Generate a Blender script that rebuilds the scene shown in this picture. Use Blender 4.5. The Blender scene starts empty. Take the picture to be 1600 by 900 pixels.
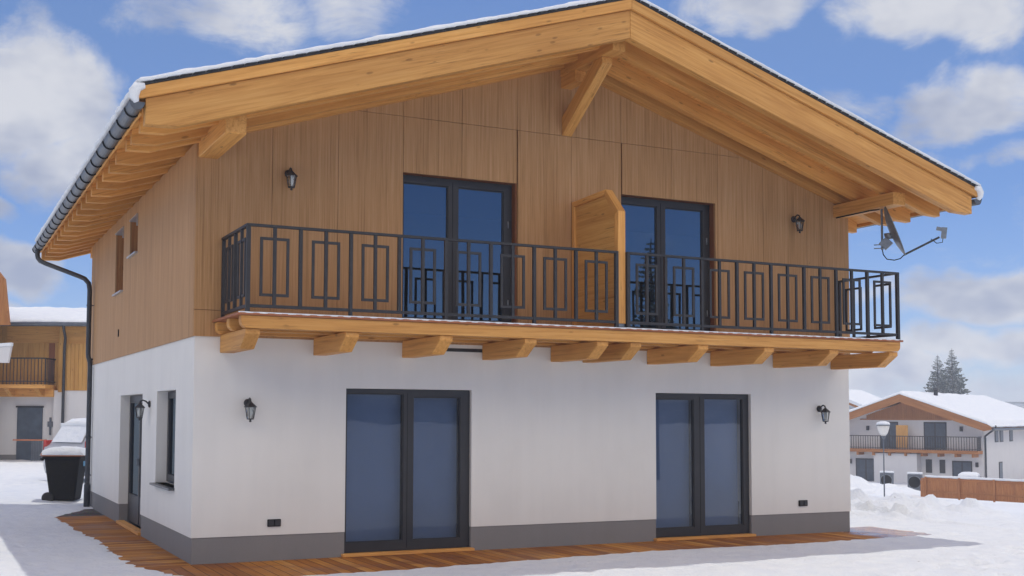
import bpy, bmesh, math, random
from mathutils import Matrix, Vector, noise
R = math.radians
rnd = random.Random(7)
sc = bpy.context.scene
COL = sc.collection

# ------------------------------------------------------------------ materials
def new_mat(name):
    m = bpy.data.materials.new(name); m.use_nodes = True
    nt = m.node_tree; nt.nodes.clear()
    out = nt.nodes.new('ShaderNodeOutputMaterial')
    return m, nt, out
class NT:
    def __init__(s, nt): s.nt = nt
    def n(s, t, **kw):
        nd = s.nt.nodes.new(t)
        for k, v in kw.items(): setattr(nd, k, v)
        return nd
    def l(s, a, b): s.nt.links.new(a, b)
    def setv(s, sock, v):
        if isinstance(v, (int, float, tuple, list)): sock.default_value = v
        else: s.l(v, sock)
    def math(s, op, a, b=0.0, c=None, clamp=False):
        nd = s.n('ShaderNodeMath', operation=op, use_clamp=clamp)
        s.setv(nd.inputs[0], a); s.setv(nd.inputs[1], b)
        if c is not None: s.setv(nd.inputs[2], c)
        return nd.outputs[0]
    def noise(s, vec, scale, detail=4, rough=.5, dist=0.0):
        nd = s.n('ShaderNodeTexNoise'); s.l(vec, nd.inputs['Vector'])
        nd.inputs['Scale'].default_value = scale; nd.inputs['Detail'].default_value = detail
        nd.inputs['Roughness'].default_value = rough; nd.inputs['Distortion'].default_value = dist
        return nd.outputs['Fac']
    def mapping(s, vec, scale=(1,1,1), loc=(0,0,0)):
        nd = s.n('ShaderNodeMapping'); s.l(vec, nd.inputs['Vector'])
        nd.inputs['Scale'].default_value = scale; s.setv(nd.inputs['Location'], loc)
        return nd.outputs[0]
    def ramp(s, fac, stops, interp='LINEAR'):
        nd = s.n('ShaderNodeValToRGB'); s.l(fac, nd.inputs[0]); cr = nd.color_ramp; cr.interpolation = interp
        while len(cr.elements) < len(stops): cr.elements.new(.5)
        for e, (p, c) in zip(cr.elements, stops):
            e.position = p; e.color = (c, c, c, 1) if isinstance(c, (int, float)) else (*c, 1)
        return nd.outputs[0]
    def mix(s, fac, a, b, mode='MIX'):
        nd = s.n('ShaderNodeMix', data_type='RGBA', blend_type=mode)
        s.setv(nd.inputs[0], fac)
        for k, v in ((6, a), (7, b)):
            if isinstance(v, tuple): nd.inputs[k].default_value = (*v[:3], 1)
            else: s.l(v, nd.inputs[k])
        return nd.outputs[2]
    def smooth(s, v, a, b):
        nd = s.n('ShaderNodeMapRange', interpolation_type='SMOOTHSTEP'); s.setv(nd.inputs[0], v)
        nd.inputs[1].default_value = a; nd.inputs[2].default_value = b
        return nd.outputs[0]
    def bsdf(s, out, col, rough=.6, metal=0, spec=.5, bump=None, bstr=.2, bdist=.01):
        b = s.n('ShaderNodeBsdfPrincipled')
        if isinstance(col, tuple): b.inputs['Base Color'].default_value = (*col, 1)
        else: s.l(col, b.inputs['Base Color'])
        s.setv(b.inputs['Roughness'], rough); b.inputs['Metallic'].default_value = metal
        b.inputs['Specular IOR Level'].default_value = spec
        if bump is not None:
            bp = s.n('ShaderNodeBump'); bp.inputs['Strength'].default_value = bstr; bp.inputs['Distance'].default_value = bdist
            s.l(bump, bp.inputs['Height']); s.l(bp.outputs[0], b.inputs['Normal'])
        s.l(b.outputs[0], out.inputs[0]); return b
    def objcoord(s): return s.n('ShaderNodeTexCoord').outputs['Object']
    def rand(s): return s.n('ShaderNodeObjectInfo').outputs['Random']
    def sep(s, v):
        nd = s.n('ShaderNodeSeparateXYZ'); s.l(v, nd.inputs[0]); return nd.outputs
    def comb(s, x, y, z):
        nd = s.n('ShaderNodeCombineXYZ')
        for i, v in enumerate((x, y, z)): s.setv(nd.inputs[i], v)
        return nd.outputs[0]

def m_wood(name, c1, c2, c3, knots=True, rough=.55):
    """sawn softwood, grain running along the object's local X"""
    m, nt, out = new_mat(name); t = NT(nt)
    oc = t.objcoord(); r = t.rand()
    off = t.comb(t.math('MULTIPLY', r, 37.0), t.math('MULTIPLY', r, 11.3), t.math('MULTIPLY', r, 23.7))
    va = t.n('ShaderNodeVectorMath', operation='ADD'); t.l(oc, va.inputs[0]); t.l(off, va.inputs[1]); v = va.outputs[0]
    g = t.noise(t.mapping(v, (.5, 14, 14)), 2.2, 6, .62, .6)
    big = t.noise(t.mapping(v, (.45, 3.2, 3.2)), 1.0, 3, .5)
    col = t.ramp(g, [(.25, c2), (.5, c1), (.75, c3)])
    col = t.mix(t.math('MULTIPLY', t.smooth(big, .4, .75), .55), col, c2)
    hs = t.n('ShaderNodeHueSaturation'); t.l(col, hs.inputs['Color'])
    t.l(t.math('ADD', .86, t.math('MULTIPLY', r, .26)), hs.inputs['Value'])
    col = hs.outputs[0]
    chk = t.noise(t.mapping(v, (.55, 26, 26)), 1.3, 2, .5, .15)
    chk = t.math('MULTIPLY', t.math('SUBTRACT', 1.0, t.smooth(t.math('ABSOLUTE', t.math('SUBTRACT', chk, .5)), .004, .016)), t.smooth(t.noise(t.mapping(v, (.5, 2, 2), (3,1,2)), 1.4, 2), .52, .60))
    col = t.mix(t.math('MULTIPLY', chk, .6), col, tuple(x*.45 for x in c2))
    if knots:
        vo = t.n('ShaderNodeTexVoronoi'); t.l(t.mapping(v, (1.0, 3.0, 3.0)), vo.inputs['Vector']); vo.inputs['Scale'].default_value = 2.5
        wn = t.noise(v, 22, 2); d = t.math('ADD', vo.outputs['Distance'], t.math('MULTIPLY', t.math('SUBTRACT', wn, .5), .05))
        kn = t.math('MULTIPLY', t.math('SUBTRACT', 1.0, t.smooth(d, .06, .15)), t.smooth(t.noise(t.mapping(v, (1,1,1), (9,4,7)), 2.1, 2), .36, .50))
        col = t.mix(t.math('MULTIPLY', kn, .65), col, tuple(x*.42 for x in c2))
    t.bsdf(out, col, rough, 0, .35, g, .25, .004)
    return m
WOOD = m_wood('spruce_glulam', (.68,.335,.085), (.46,.195,.042), (.78,.43,.135))
WOODP = m_wood('spruce_panel', (.62,.325,.085), (.46,.21,.045), (.70,.41,.13))
WOODBROWN = m_wood('weathered_larch', (.40,.165,.050), (.29,.105,.03), (.50,.23,.08), rough=.7)
WOODFENCE = m_wood('fence_board', (.42,.165,.05), (.27,.09,.028), (.54,.26,.10), rough=.75)
REVEAL = m_wood('reveal_wood', (.25,.085,.03), (.20,.065,.022), (.29,.105,.04), knots=False)
DECKEDGE = m_wood('balcony_board', (.34,.12,.05), (.27,.09,.035), (.42,.17,.075), knots=False)

def m_cladding():
    m, nt, out = new_mat('oak_decor_panel'); t = NT(nt)
    oc = t.objcoord(); s = t.sep(oc)
    hv = t.comb(t.math('ADD', s[0], s[1]), s[2], 0.0)
    fine = t.noise(t.mapping(hv, (46, .9, 1)), 1.0, 4, .7)
    med = t.noise(t.mapping(hv, (20, .35, 1)), 1.0, 4, .6, .3)
    broad = t.noise(t.mapping(hv, (4.5, .10, 1)), 1.0, 2)
    cell = t.math('FLOOR', t.math('DIVIDE', t.math('ADD', s[0], s[1]), .145))
    wn = t.n('ShaderNodeTexWhiteNoise', noise_dimensions='1D'); t.l(cell, wn.inputs['W'])
    f = t.math('ADD', t.math('ADD', t.math('MULTIPLY', fine, .50), t.math('MULTIPLY', med, .24)), t.math('ADD', t.math('MULTIPLY', broad, .13), t.math('ADD', .06, t.math('MULTIPLY', wn.outputs['Value'], .03))))
    col = t.ramp(f, [(.32, (.22,.112,.041)), (.49, (.435,.238,.097)), (.70, (.58,.35,.18))])
    vo = t.n('ShaderNodeTexVoronoi'); t.l(t.mapping(hv, (2.4, 1.0, 1)), vo.inputs['Vector']); vo.inputs['Scale'].default_value = 1.1
    kn = t.math('SUBTRACT', 1.0, t.smooth(vo.outputs['Distance'], .012, .04))
    col = t.mix(t.math('MULTIPLY', kn, .7), col, (.06,.03,.015))
    t.bsdf(out, col, .62, 0, .3, f, .15, .003)
    return m
CLAD = m_cladding()

def m_plaster(name, c, grain=220):
    m, nt, out = new_mat(name); t = NT(nt); oc = t.objcoord()
    a = t.noise(oc, grain, 3, .6); b = t.noise(oc, .9, 4, .55); s3 = t.noise(t.mapping(oc, (5, 5, .5)), 1.0, 4, .6)
    dk = tuple(x*.93 for x in c)
    f = t.math('ADD', t.math('MULTIPLY', b, .6), t.math('MULTIPLY', s3, .4))
    col = t.ramp(f, [(.3, dk), (.55, c), (.8, tuple(min(1, x*1.03) for x in c))])
    col = t.mix(.10, col, t.ramp(a, [(.35, .35), (.65, 1.0)]), 'MULTIPLY')
    t.bsdf(out, col, .9, 0, .2, a, .35, .004); return m
PLASTER = m_plaster('white_render', (.80,.79,.752))
PLINTH = m_plaster('grey_plinth_render', (.245,.24,.24), 120)
PLASTER_FAR = m_plaster('white_render_far', (.74,.73,.72), 60)

def m_simple(name, c, rough=.5, metal=0, spec=.5, var=.12, scale=6, bump=0):
    m, nt, out = new_mat(name); t = NT(nt); oc = t.objcoord()
    f = t.noise(oc, scale, 4, .6)
    col = t.ramp(f, [(.3, tuple(x*(1-var) for x in c)), (.7, tuple(min(1, x*(1+var)) for x in c))])
    rr = t.math('ADD', rough-.08, t.math('MULTIPLY', t.noise(oc, scale*4, 3), .16))
    t.bsdf(out, col, rr, metal, spec, f if bump else None, bump); return m
FRAME = m_simple('anthracite_frame', (.020,.020,.024), .45, var=.15)
IRON = m_simple('powder_coated_iron', (.020,.020,.023), .5, var=.3, scale=14)
GUTTER = m_simple('titanium_zinc', (.115,.13,.15), .42, .55, var=.15)
PIPE = m_simple('dark_zinc_pipe', (.045,.05,.058), .4, .4, var=.2)
GALV = m_simple('galvanised_steel', (.22,.245,.27), .45, .55, var=.15, scale=20)
ALU = m_simple('aluminium_sill', (.50,.52,.55), .35, .7, var=.1)
SLATE = m_simple('dark_sill_stone', (.06,.065,.07), .35, var=.2, scale=20)
TILE = m_simple('anthracite_roof_tile', (.035,.036,.04), .7, var=.4, scale=30, bump=.3)
BLACKP = m_simple('black_plastic', (.007,.007,.008), .72, 0, .2, var=.3, scale=12)
REDP = m_simple('red_lens', (.45,.03,.02), .25, var=.1)
BLUEP = m_simple('blue_sticker', (.10,.36,.55), .5, var=.05)
ORANGEP = m_simple('orange_rim', (.50,.17,.07), .5, var=.2)
CARP = m_simple('silver_car_paint', (.50,.51,.53), .3, .3, var=.05)
RUBBER = m_simple('tyre_rubber', (.02,.02,.021), .8, var=.2, scale=30)
BULB = m_simple('opal_bulb', (.75,.73,.68), .4, var=.03)
DOORBLUE = m_simple('grey_blue_door', (.055,.075,.105), .35, var=.25, scale=3)
GREYPL = m_simple('grey_unit_casing', (.11,.125,.15), .5, var=.15)
BLIND = None

def m_snow(name, foot=False):
    m, nt, out = new_mat(name); t = NT(nt)
    oc = t.objcoord()
    a = t.noise(oc, 3.2, 6, .62); b = t.noise(oc, 26, 4, .65)
    h = t.math('ADD', t.math('MULTIPLY', a, .8), t.math('MULTIPLY', b, .28))
    col = t.ramp(a, [(.3, (.775,.815,.85)), (.65, (.855,.885,.89))])
    if foot:
        dirt = t.math('SUBTRACT', 1.0, t.smooth(t.noise(oc, 1.4, 8, .72), .27, .33))
        col = t.mix(t.math('MULTIPLY', dirt, .22), col, (.38,.35,.32))
        bits = t.math('SUBTRACT', 1.0, t.smooth(t.noise(oc, 5.5, 3, .5), .20, .235))
        col = t.mix(t.math('MULTIPLY', bits, .75), col, (.12,.10,.08))
    b_ = t.bsdf(out, col, .75, 0, .25, h, .7, .09)
    return m
SNOW = m_snow('fresh_snow'); SNOWG = m_snow('trodden_snow', True)

def m_glass(name, tint, refl, f0=.10, kf=1.2):
    """insulating glass: coated reflection over a clear, slightly tinted pane"""
    m, nt, out = new_mat(name); t = NT(nt)
    tr = t.n('ShaderNodeBsdfTransparent'); tr.inputs[0].default_value = (*tint, 1)
    gl = t.n('ShaderNodeBsdfGlossy'); gl.inputs['Color'].default_value = (*refl, 1); gl.inputs['Roughness'].default_value = .012
    oc = t.objcoord(); bp = t.n('ShaderNodeBump'); bp.inputs['Strength'].default_value = .05; bp.inputs['Distance'].default_value = .03
    t.l(t.noise(oc, 1.3, 1), bp.inputs['Height']); t.l(bp.outputs[0], gl.inputs['Normal'])
    lw = t.n('ShaderNodeFresnel'); lw.inputs['IOR'].default_value = 1.5
    f = t.math('ADD', f0, t.math('MULTIPLY', lw.outputs[0], kf), clamp=True)
    mx = t.n('ShaderNodeMixShader'); t.l(f, mx.inputs[0]); t.l(tr.outputs[0], mx.inputs[1]); t.l(gl.outputs[0], mx.inputs[2])
    t.l(mx.outputs[0], out.inputs[0]); return m
GLASS = m_glass('coated_window_glass', (.5,.58,.66), (.46,.60,.74), .19)
GLASSLOW = m_glass('patio_window_glass', (.83,.84,.86), (.82,.86,.92), .0, .75)
LGLASS = m_glass('lantern_glass', (.82,.85,.85), (.9,.9,.9), .10)
CURTAIN = m_simple('blue_grey_roller_blind', (.18,.275,.46), .9, var=.14, scale=.8)
ROOM = m_simple('dim_room', (.03,.035,.045), .9, var=.2)
CREAM = m_simple('cream_lining', (.55,.52,.46), .8, var=.05)

def m_deck():
    m, nt, out = new_mat('wet_larch_decking'); t = NT(nt); oc = t.objcoord(); s = t.sep(oc)
    # the object's local X runs along the planks
    cell = t.math('FLOOR', t.math('DIVIDE', s[1], .143))
    fr = t.math('FRACT', t.math('DIVIDE', s[1], .143))
    wn = t.n('ShaderNodeTexWhiteNoise', noise_dimensions='1D'); t.l(cell, wn.inputs['W']); w = wn.outputs['Value']
    va = t.comb(t.math('ADD', s[0], t.math('MULTIPLY', w, 31)), t.math('MULTIPLY', s[1], 14), 0.0)
    g = t.noise(va, 1.6, 5, .6, .5)
    f = t.math('ADD', t.math('MULTIPLY', g, .55), t.math('MULTIPLY', w, .45))
    col = t.ramp(f, [(.2, (.24,.085,.02)), (.45, (.44,.175,.036)), (.62, (.55,.25,.055)), (.85, (.62,.34,.12))])
    wet = t.noise(t.mapping(oc, (1.0, 1.0, 1)), 1.3, 5, .6)
    wf = t.smooth(wet, .42, .60)
    col = t.mix(t.math('MULTIPLY', wf, .5), col, (.20,.062,.022))
    gap = t.math('LESS_THAN', t.math('ABSOLUTE', t.math('SUBTRACT', fr, .5)), .468)
    col = t.mix(gap, (.03,.012,.006), col)
    rough = t.math('SUBTRACT', .68, t.math('MULTIPLY', wf, .22))
    h = t.math('ADD', t.math('MULTIPLY', gap, 1.0), t.math('MULTIPLY', g, .15))
    geo = t.n('ShaderNodeNewGeometry'); px = t.sep(geo.outputs['Position'])[0]
    puddle = t.smooth(t.math('ADD', px, t.math('MULTIPLY', wet, 1.2)), 10.6, 11.1)
    rough = t.math('MULTIPLY', rough, t.math('SUBTRACT', 1.0, t.math('MULTIPLY', puddle, .72)))
    b = t.bsdf(out, col, rough, 0, .14, h, .35, .004)
    t.l(t.math('ADD', .12, t.math('MULTIPLY', puddle, .45)), b.inputs['Specular IOR Level']); return m
DECK = m_deck()
def m_gravel():
    m, nt, out = new_mat('dark_gravel'); t = NT(nt); oc = t.objcoord()
    vo = t.n('ShaderNodeTexVoronoi'); t.l(oc, vo.inputs['Vector']); vo.inputs['Scale'].default_value = 26
    col = t.mix(.8, t.ramp(t.noise(oc, 2.5, 5), [(.3, (.10,.09,.08)), (.7, (.24,.22,.20))]), vo.outputs['Color'], 'MULTIPLY')
    t.bsdf(out, col, .8, 0, .3, vo.outputs['Distance'], .8, .03); return m
GRAVEL = m_gravel()
def m_hill():
    m, nt, out = new_mat('snowy_forest_slope'); t = NT(nt); oc = t.objcoord()
    a = t.noise(oc, .035, 6, .7); b = t.noise(oc, .25, 4, .7)
    f = t.math('ADD', t.math('MULTIPLY', a, .55), t.math('MULTIPLY', b, .45))
    col = t.ramp(f, [(.40, (.05,.07,.075)), (.52, (.22,.25,.27)), (.62, (.75,.78,.82))])
    t.bsdf(out, col, .9, 0, .1); return m
HILL = m_hill()
def m_needles():
    m, nt, out = new_mat('snow_dusted_needles'); t = NT(nt)
    geo = t.n('ShaderNodeNewGeometry'); nz = t.sep(geo.outputs['True Normal'])[2]
    oc = t.objcoord(); n = t.noise(oc, 1.6, 4, .6)
    k = t.math('ADD', t.math('ABSOLUTE', nz), t.math('MULTIPLY', t.math('SUBTRACT', n, .5), 1.6))
    col = t.mix(t.smooth(k, .22, .66), t.ramp(n, [(.3, (.05,.075,.065)), (.7, (.10,.13,.10))]), (.72,.75,.78))
    t.bsdf(out, col, .8, 0, .2); return m
NEEDLES = m_needles()
BARK = m_simple('bark', (.07,.05,.04), .9, var=.3, scale=8)

# ------------------------------------------------------------------ mesh builder
FR = {}
class MB:
    def __init__(s): s.v = []; s.f = []; s.sm = []
    def add(s, vs, fs, smooth=False):
        o = len(s.v); s.v += [tuple(v) for v in vs]
        for f in fs: s.f.append([i+o for i in f]); s.sm.append(smooth)
        return s
    def box(s, x0, x1, y0, y1, z0, z1):
        vs = [(x,y,z) for x in (x0,x1) for y in (y0,y1) for z in (z0,z1)]
        return s.add(vs, [(0,1,3,2),(4,6,7,5),(0,4,5,1),(2,3,7,6),(0,2,6,4),(1,5,7,3)])
    def prism(s, poly, ax, a, b):
        """poly in the plane normal to axis ax, extruded from a to b"""
        n = len(poly)
        def P(p, t):
            return {'x': (t,p[0],p[1]), 'y': (p[0],t,p[1]), 'z': (p[0],p[1],t)}[ax]
        vs = [P(p,a) for p in poly]+[P(p,b) for p in poly]
        fs = [list(range(n)), list(range(2*n-1, n-1, -1))]+[(i,i+n,(i+1)%n+n,(i+1)%n) for i in range(n)]
        return s.add(vs, fs)
    def tube(s, path, r, n=8, caps=True):
        pts = [Vector(p) for p in path]; rs = r if isinstance(r, (list, tuple)) else [r]*len(pts)
        rings = []; prev = None
        for i, p in enumerate(pts):
            d = (pts[min(i+1, len(pts)-1)]-pts[max(i-1, 0)]).normalized()
            a = prev if prev is not None else (Vector((0,0,1)) if abs(d.z) < .9 else Vector((1,0,0)))
            u = (a-d*a.dot(d)).normalized(); w = d.cross(u); prev = u
            rings.append([p+(u*math.cos(2*math.pi*k/n)+w*math.sin(2*math.pi*k/n))*rs[i] for k in range(n)])
        vs = [v for rg in rings for v in rg]; fs = []
        for i in range(len(pts)-1):
            for k in range(n): fs.append((i*n+k, i*n+(k+1)%n, (i+1)*n+(k+1)%n, (i+1)*n+k))
        s.add(vs, fs, True)
        if caps: s.add(rings[0], [list(range(n))[::-1]]); s.add(rings[-1], [list(range(n))])
        return s
    def lathe(s, prof, c, n=16, smooth=True, rot=0.0):
        vs = []; fs = []
        for r, z in prof:
            for k in range(n):
                a = 2*math.pi*k/n+rot; vs.append((c[0]+r*math.cos(a), c[1]+r*math.sin(a), c[2]+z))
        m = len(prof)
        for i in range(m-1):
            for k in range(n): fs.append((i*n+k, i*n+(k+1)%n, (i+1)*n+(k+1)%n, (i+1)*n+k))
        fs.append(list(range(n))[::-1]); fs.append([ (m-1)*n+k for k in range(n)])
        return s.add(vs, fs, smooth)
    def bar(s, a, b, w, h, up=(0,0,1)):
        """rectangular bar from a to b"""
        a = Vector(a); b = Vector(b); d = (b-a).normalized(); u = Vector(up)
        sd = d.cross(u).normalized(); u = sd.cross(d)
        vs = [p+sd*(i*w/2)+u*(j*h/2) for p in (a,b) for i in (-1,1) for j in (-1,1)]
        return s.add(vs, [(0,1,3,2),(4,6,7,5),(0,4,5,1),(2,3,7,6),(0,2,6,4),(1,5,7,3)])
    def build(s, name, mat, parent=None, frame=None, bevel=0, label=None, subsurf=0):
        fr = frame or Matrix()
        inv = fr.inverted()
        me = bpy.data.meshes.new(name)
        me.from_pydata([inv @ Vector(v) for v in s.v], [], s.f)
        bm = bmesh.new(); bm.from_mesh(me)
        bm.faces.ensure_lookup_table()
        for f, k in zip(bm.faces, s.sm): f.smooth = k
        bmesh.ops.recalc_face_normals(bm, faces=bm.faces)
        if bevel:
            eds = [e for e in bm.edges if len(e.link_faces) == 2 and e.calc_face_angle(0) > .5]
            bmesh.ops.bevel(bm, geom=eds, offset=bevel, segments=1, affect='EDGES', clamp_overlap=True)
        bm.to_mesh(me); bm.free()
        for mm in (mat if isinstance(mat, (list, tuple)) else [mat]): me.materials.append(mm)
        o = bpy.data.objects.new(name, me); COL.objects.link(o)
        if parent is not None:
            o.parent = parent; o.matrix_parent_inverse = FR.get(parent, Matrix()).inverted()
        o.matrix_basis = fr; FR[o] = fr
        if label: o['label'] = label
        return o
def thing(name, label, cat, loc=(0,0,0), rz=0, group=None):
    o = bpy.data.objects.new(name, None); COL.objects.link(o); o.empty_display_size = .2
    o.location = loc; o.rotation_euler = (0,0,rz); FR[o] = Matrix()
    return tag(o, label, cat, group)
def tag(o, label=None, cat=None, group=None, kind=None):
    if label: o['label'] = label
    if cat: o['category'] = cat
    if group: o['group'] = group
    if kind: o['kind'] = kind
    return o
def copy_tree(o, parent=None):
    c = o.copy(); COL.objects.link(c)
    if parent is not None: c.parent = parent
    for ch in list(o.children): copy_tree(ch, c)
    return c
def frx(loc, xdir, up=(0,0,1)):
    x = Vector(xdir).normalized(); z = Vector(up); y = z.cross(x).normalized(); z = x.cross(y)
    m = Matrix((x, y, z)).transposed().to_4x4(); m.translation = Vector(loc); return m
ALONGY = frx((0,0,0), (0,1,0)); ALONGZ = frx((0,0,0), (0,0,1), (0,-1,0))

def clip(poly, f):
    out = []
    for i in range(len(poly)):
        a, b = poly[i], poly[(i+1) % len(poly)]; fa, fb = f(a), f(b)
        if fa >= 0: out.append(a)
        if (fa >= 0) != (fb >= 0):
            t = fa/(fa-fb); out.append((a[0]+(b[0]-a[0])*t, a[1]+(b[1]-a[1])*t))
    return out
def cells(xs, zs, holes):
    for i in range(len(xs)-1):
        for j in range(len(zs)-1):
            cx, cz = (xs[i]+xs[i+1])/2, (zs[j]+zs[j+1])/2
            if not any(h[0] < cx < h[1] and h[2] < cz < h[3] for h in holes): yield i, j
def wall_mesh(xs, zs, holes, ax, a, b):
    """a wall with openings as one closed shell (no inner faces); ax = normal axis, from a to b"""
    xs = sorted(set(xs+[h[k] for h in holes for k in (0,1)])); zs = sorted(set(zs+[h[k] for h in holes for k in (2,3)]))
    mb = MB(); vid = {}
    keep = set(cells(xs, zs, holes))
    def vtx(i, j, t):
        k = (i,j,t)
        if k not in vid:
            p = (xs[i], zs[j]); mb.v.append({'y': (p[0],t,p[1]), 'x': (t,p[0],p[1])}[ax]); vid[k] = len(mb.v)-1
        return vid[k]
    for i, j in keep:
        for t in (a, b): mb.f.append([vtx(i,j,t), vtx(i+1,j,t), vtx(i+1,j+1,t), vtx(i,j+1,t)]); mb.sm.append(False)
        for (di,dj,p,q) in ((-1,0,(i,j),(i,j+1)),(1,0,(i+1,j),(i+1,j+1)),(0,-1,(i,j),(i+1,j)),(0,1,(i,j+1),(i+1,j+1))):
            if (i+di,j+dj) not in keep:
                mb.f.append([vtx(*p,a), vtx(*q,a), vtx(*q,b), vtx(*p,b)]); mb.sm.append(False)
    return mb

# ------------------------------------------------------------------ the chalet
W, D = 10.38, 9.66; XR = 5.19; SL = .313
YF, YB = -1.68, 10.46
def rz(k, x): return k-SL*abs(x-XR)
house = thing('chalet', 'large two-storey chalet with white ground floor, brown clad upper floor and wooden balcony', 'house', (0,0,0))

P1 = (1.945, 3.726, .04, 2.143); P2 = (6.694, 8.424, .04, 2.143)
B1 = (2.700, 4.392, 2.95, 5.013); B2 = (6.120, 7.772, 2.95, 5.013)
TB = (3.60, 5.73, .06, 2.105); KW = (1.08, 2.42, .85, 2.12)
SW1 = (5.62, 6.50, 3.85, 4.93); SW2 = (4.22, 4.97, 4.32, 4.93)
VS = (2.98, 4.02, 2.62, 2.74)
hp = .316
wall_mesh([0, W], [hp, 2.75], [P1[:2]+(hp,)+P1[3:], P2[:2]+(hp,)+P2[3:]], 'y', 0, .30).build('plaster_wall', PLASTER, house)
wall_mesh([.30, D], [hp, 2.75], [TB[:2]+(hp,)+TB[3:], KW], 'x', 0, .30).build('plaster_wall', PLASTER, house)
MB().box(W-.3, W, .30, D, hp, 2.75).build('plaster_wall', PLASTER, house)
MB().box(.3, W-.3, D-.3, D, hp, 2.75).build('plaster_wall', PLASTER, house)
for q in ((.012,P1[0],.012,.29),(P1[1],P2[0],.012,.29),(P2[1],W-.012,.012,.29),(.012,.29,.291,TB[0]),(.012,.29,TB[1],D-.012),(W-.29,W-.012,.291,D-.012),(.291,W-.291,D-.29,D-.012)):
    MB().box(*q, -.25, hp).build('plinth', PLINTH, house)
# backing wall of the upper floor
wall_mesh([.0, W], [2.75, 5.10], [B1, B2], 'y', .02, .28).build('upper_wall', REVEAL, house)
MB().prism([(0,5.10),(W,5.10),(XR,rz(6.70,XR))], 'y', .02, .28).build('gable_wall', REVEAL, house)
wall_mesh([.28, D], [2.75, 5.10], [SW1, SW2], 'x', .0, .26).build('upper_wall', WOODBROWN, house, ALONGZ)
MB().box(W-.26, W, .28, D, 2.75, 5.10).build('upper_wall', REVEAL, house)
MB().box(.26, W-.26, D-.26, D, 2.75, 5.10).prism([(.0,5.101),(W,5.101),(XR,rz(6.70,XR))], 'y', D-.26, D).build('upper_wall', REVEAL, house)
# cladding: separate sheets with open joints
sx = [-.022, .93, 1.80, 2.70, 3.555, 4.41, 5.265, 6.10, 6.985, 7.82, 8.68, 9.54, W+.022]
g = .0028
mb = MB()
def sheet(mb, poly, ax, a, b):
    if len(poly) >= 3: mb.prism(poly, ax, a, b)
zrow = [2.75, 3.072, 5.76, 7.3]
for j in range(3):
    for i in range(len(sx)-1):
        xa, xb, za, zb = sx[i]+g, sx[i+1]-g, zrow[j]+g*(j > 0), zrow[j+1]-g
        parts = [(xa, xb, za, zb)]
        for h in (B1, B2):
            nxt = []
            for (a,b,c,d) in parts:
                if b <= h[0] or a >= h[1] or d <= h[2] or c >= h[3]: nxt.append((a,b,c,d)); continue
                if a < h[0]: nxt.append((a,h[0],c,d))
                if b > h[1]: nxt.append((h[1],b,c,d))
                aa, bb = max(a,h[0]), min(b,h[1])
                if c < h[2]: nxt.append((aa,bb,c,h[2]))
                if d > h[3]: nxt.append((aa,bb,h[3],d))
            parts = nxt
        for (a,b,c,d) in parts:
            if b-a < .02 or d-c < .02: continue
            poly = [(a,c),(b,c),(b,d),(a,d)]
            poly = clip(poly, lambda p: rz(6.90, p[0])-p[1] if p[0] <= XR else 1)
            poly = clip(poly, lambda p: (6.90-SL*(p[0]-XR))-p[1])
            poly = clip(poly, lambda p: (6.90+SL*(p[0]-XR))-p[1])
            sheet(mb, poly, 'y', -.022, .018)
mb.build('front_cladding', CLAD, house)
mb = MB(); ys = [.020, 1.32, 2.64, 3.96, 5.28, 6.60, 7.92, D+.02]
for i in range(len(ys)-1):
    parts = [(ys[i]+.0015*(i > 0), ys[i+1]-.0015, 2.75, 5.13)]
    for h in (SW1, SW2):
        nxt = []
        for (a,b,c,d) in parts:
            if b <= h[0] or a >= h[1]: nxt.append((a,b,c,d)); continue
            if a < h[0]: nxt.append((a,h[0],c,d))
            if b > h[1]: nxt.append((h[1],b,c,d))
            aa, bb = max(a,h[0]), min(b,h[1]); nxt.append((aa,bb,c,h[2])); nxt.append((aa,bb,h[3],d))
        parts = nxt
    for (a,b,c,d) in parts: mb.box(-.022, -.002, a, b, c, d)
mb.build('side_cladding', CLAD, house)
mb = MB()
for i in range(len(ys)-1): mb.box(W+.002, W+.022, ys[i]+.0015, ys[i+1]-.0015, 2.75, 5.13)
mb.build('side_cladding', CLAD, house)
# interior: floors and a dim room liner
MB().box(.31, W-.31, .31, D-.31, .0, .03).box(.27, W-.27, .30, D-.27, 2.76, 2.90).build('interior_floor', ROOM, house)
MB().box(.31, W-.31, 3.2, 3.3, .04, 2.74).box(.28, W-.28, 3.2, 3.3, 2.92, 5.09).box(.28, W-.28, .30, D-.3, 5.11, 5.13).build('interior_wall', ROOM, house)

# roof -----------------------------------------------------------------
EX = .95
roofm = MB()
for s in (-1, 1):
    xe = XR+s*(XR+EX)
    roofm.prism([(XR,6.98),(xe,rz(6.98,xe)),(xe,rz(7.195,xe)),(XR,7.195)], 'y', YF+.163, YB-.012)
roof = roofm.build('roof', WOOD, house, frx((0,0,0), (0,1,0)))
tl = MB()
rt = random.Random(3)
for s in (-1, 1):
    xe = XR+s*(XR+EX+.05)
    tl.prism([(XR,7.198),(xe,rz(7.198,xe)),(xe,rz(7.214,xe)),(XR,7.214)], 'y', YF-.03, YB+.05)
    n = 44
    for i in range(n):     # the tile ends along the verge
        u0, u1 = i/n, (i+1)/n-.004
        xa, xb = XR+(xe-XR)*u0, XR+(xe-XR)*u1
        k0 = 7.2145+rt.uniform(0,.003)
        tl.prism([(xa,rz(k0,xa)),(xb,rz(k0,xb)),(xb,rz(k0+.016,xb)),(xa,rz(k0+.007,xa))], 'y', YF-.040-rt.uniform(0,.010), YF+.3)
tl.build('tile_layer', TILE, roof)
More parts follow.
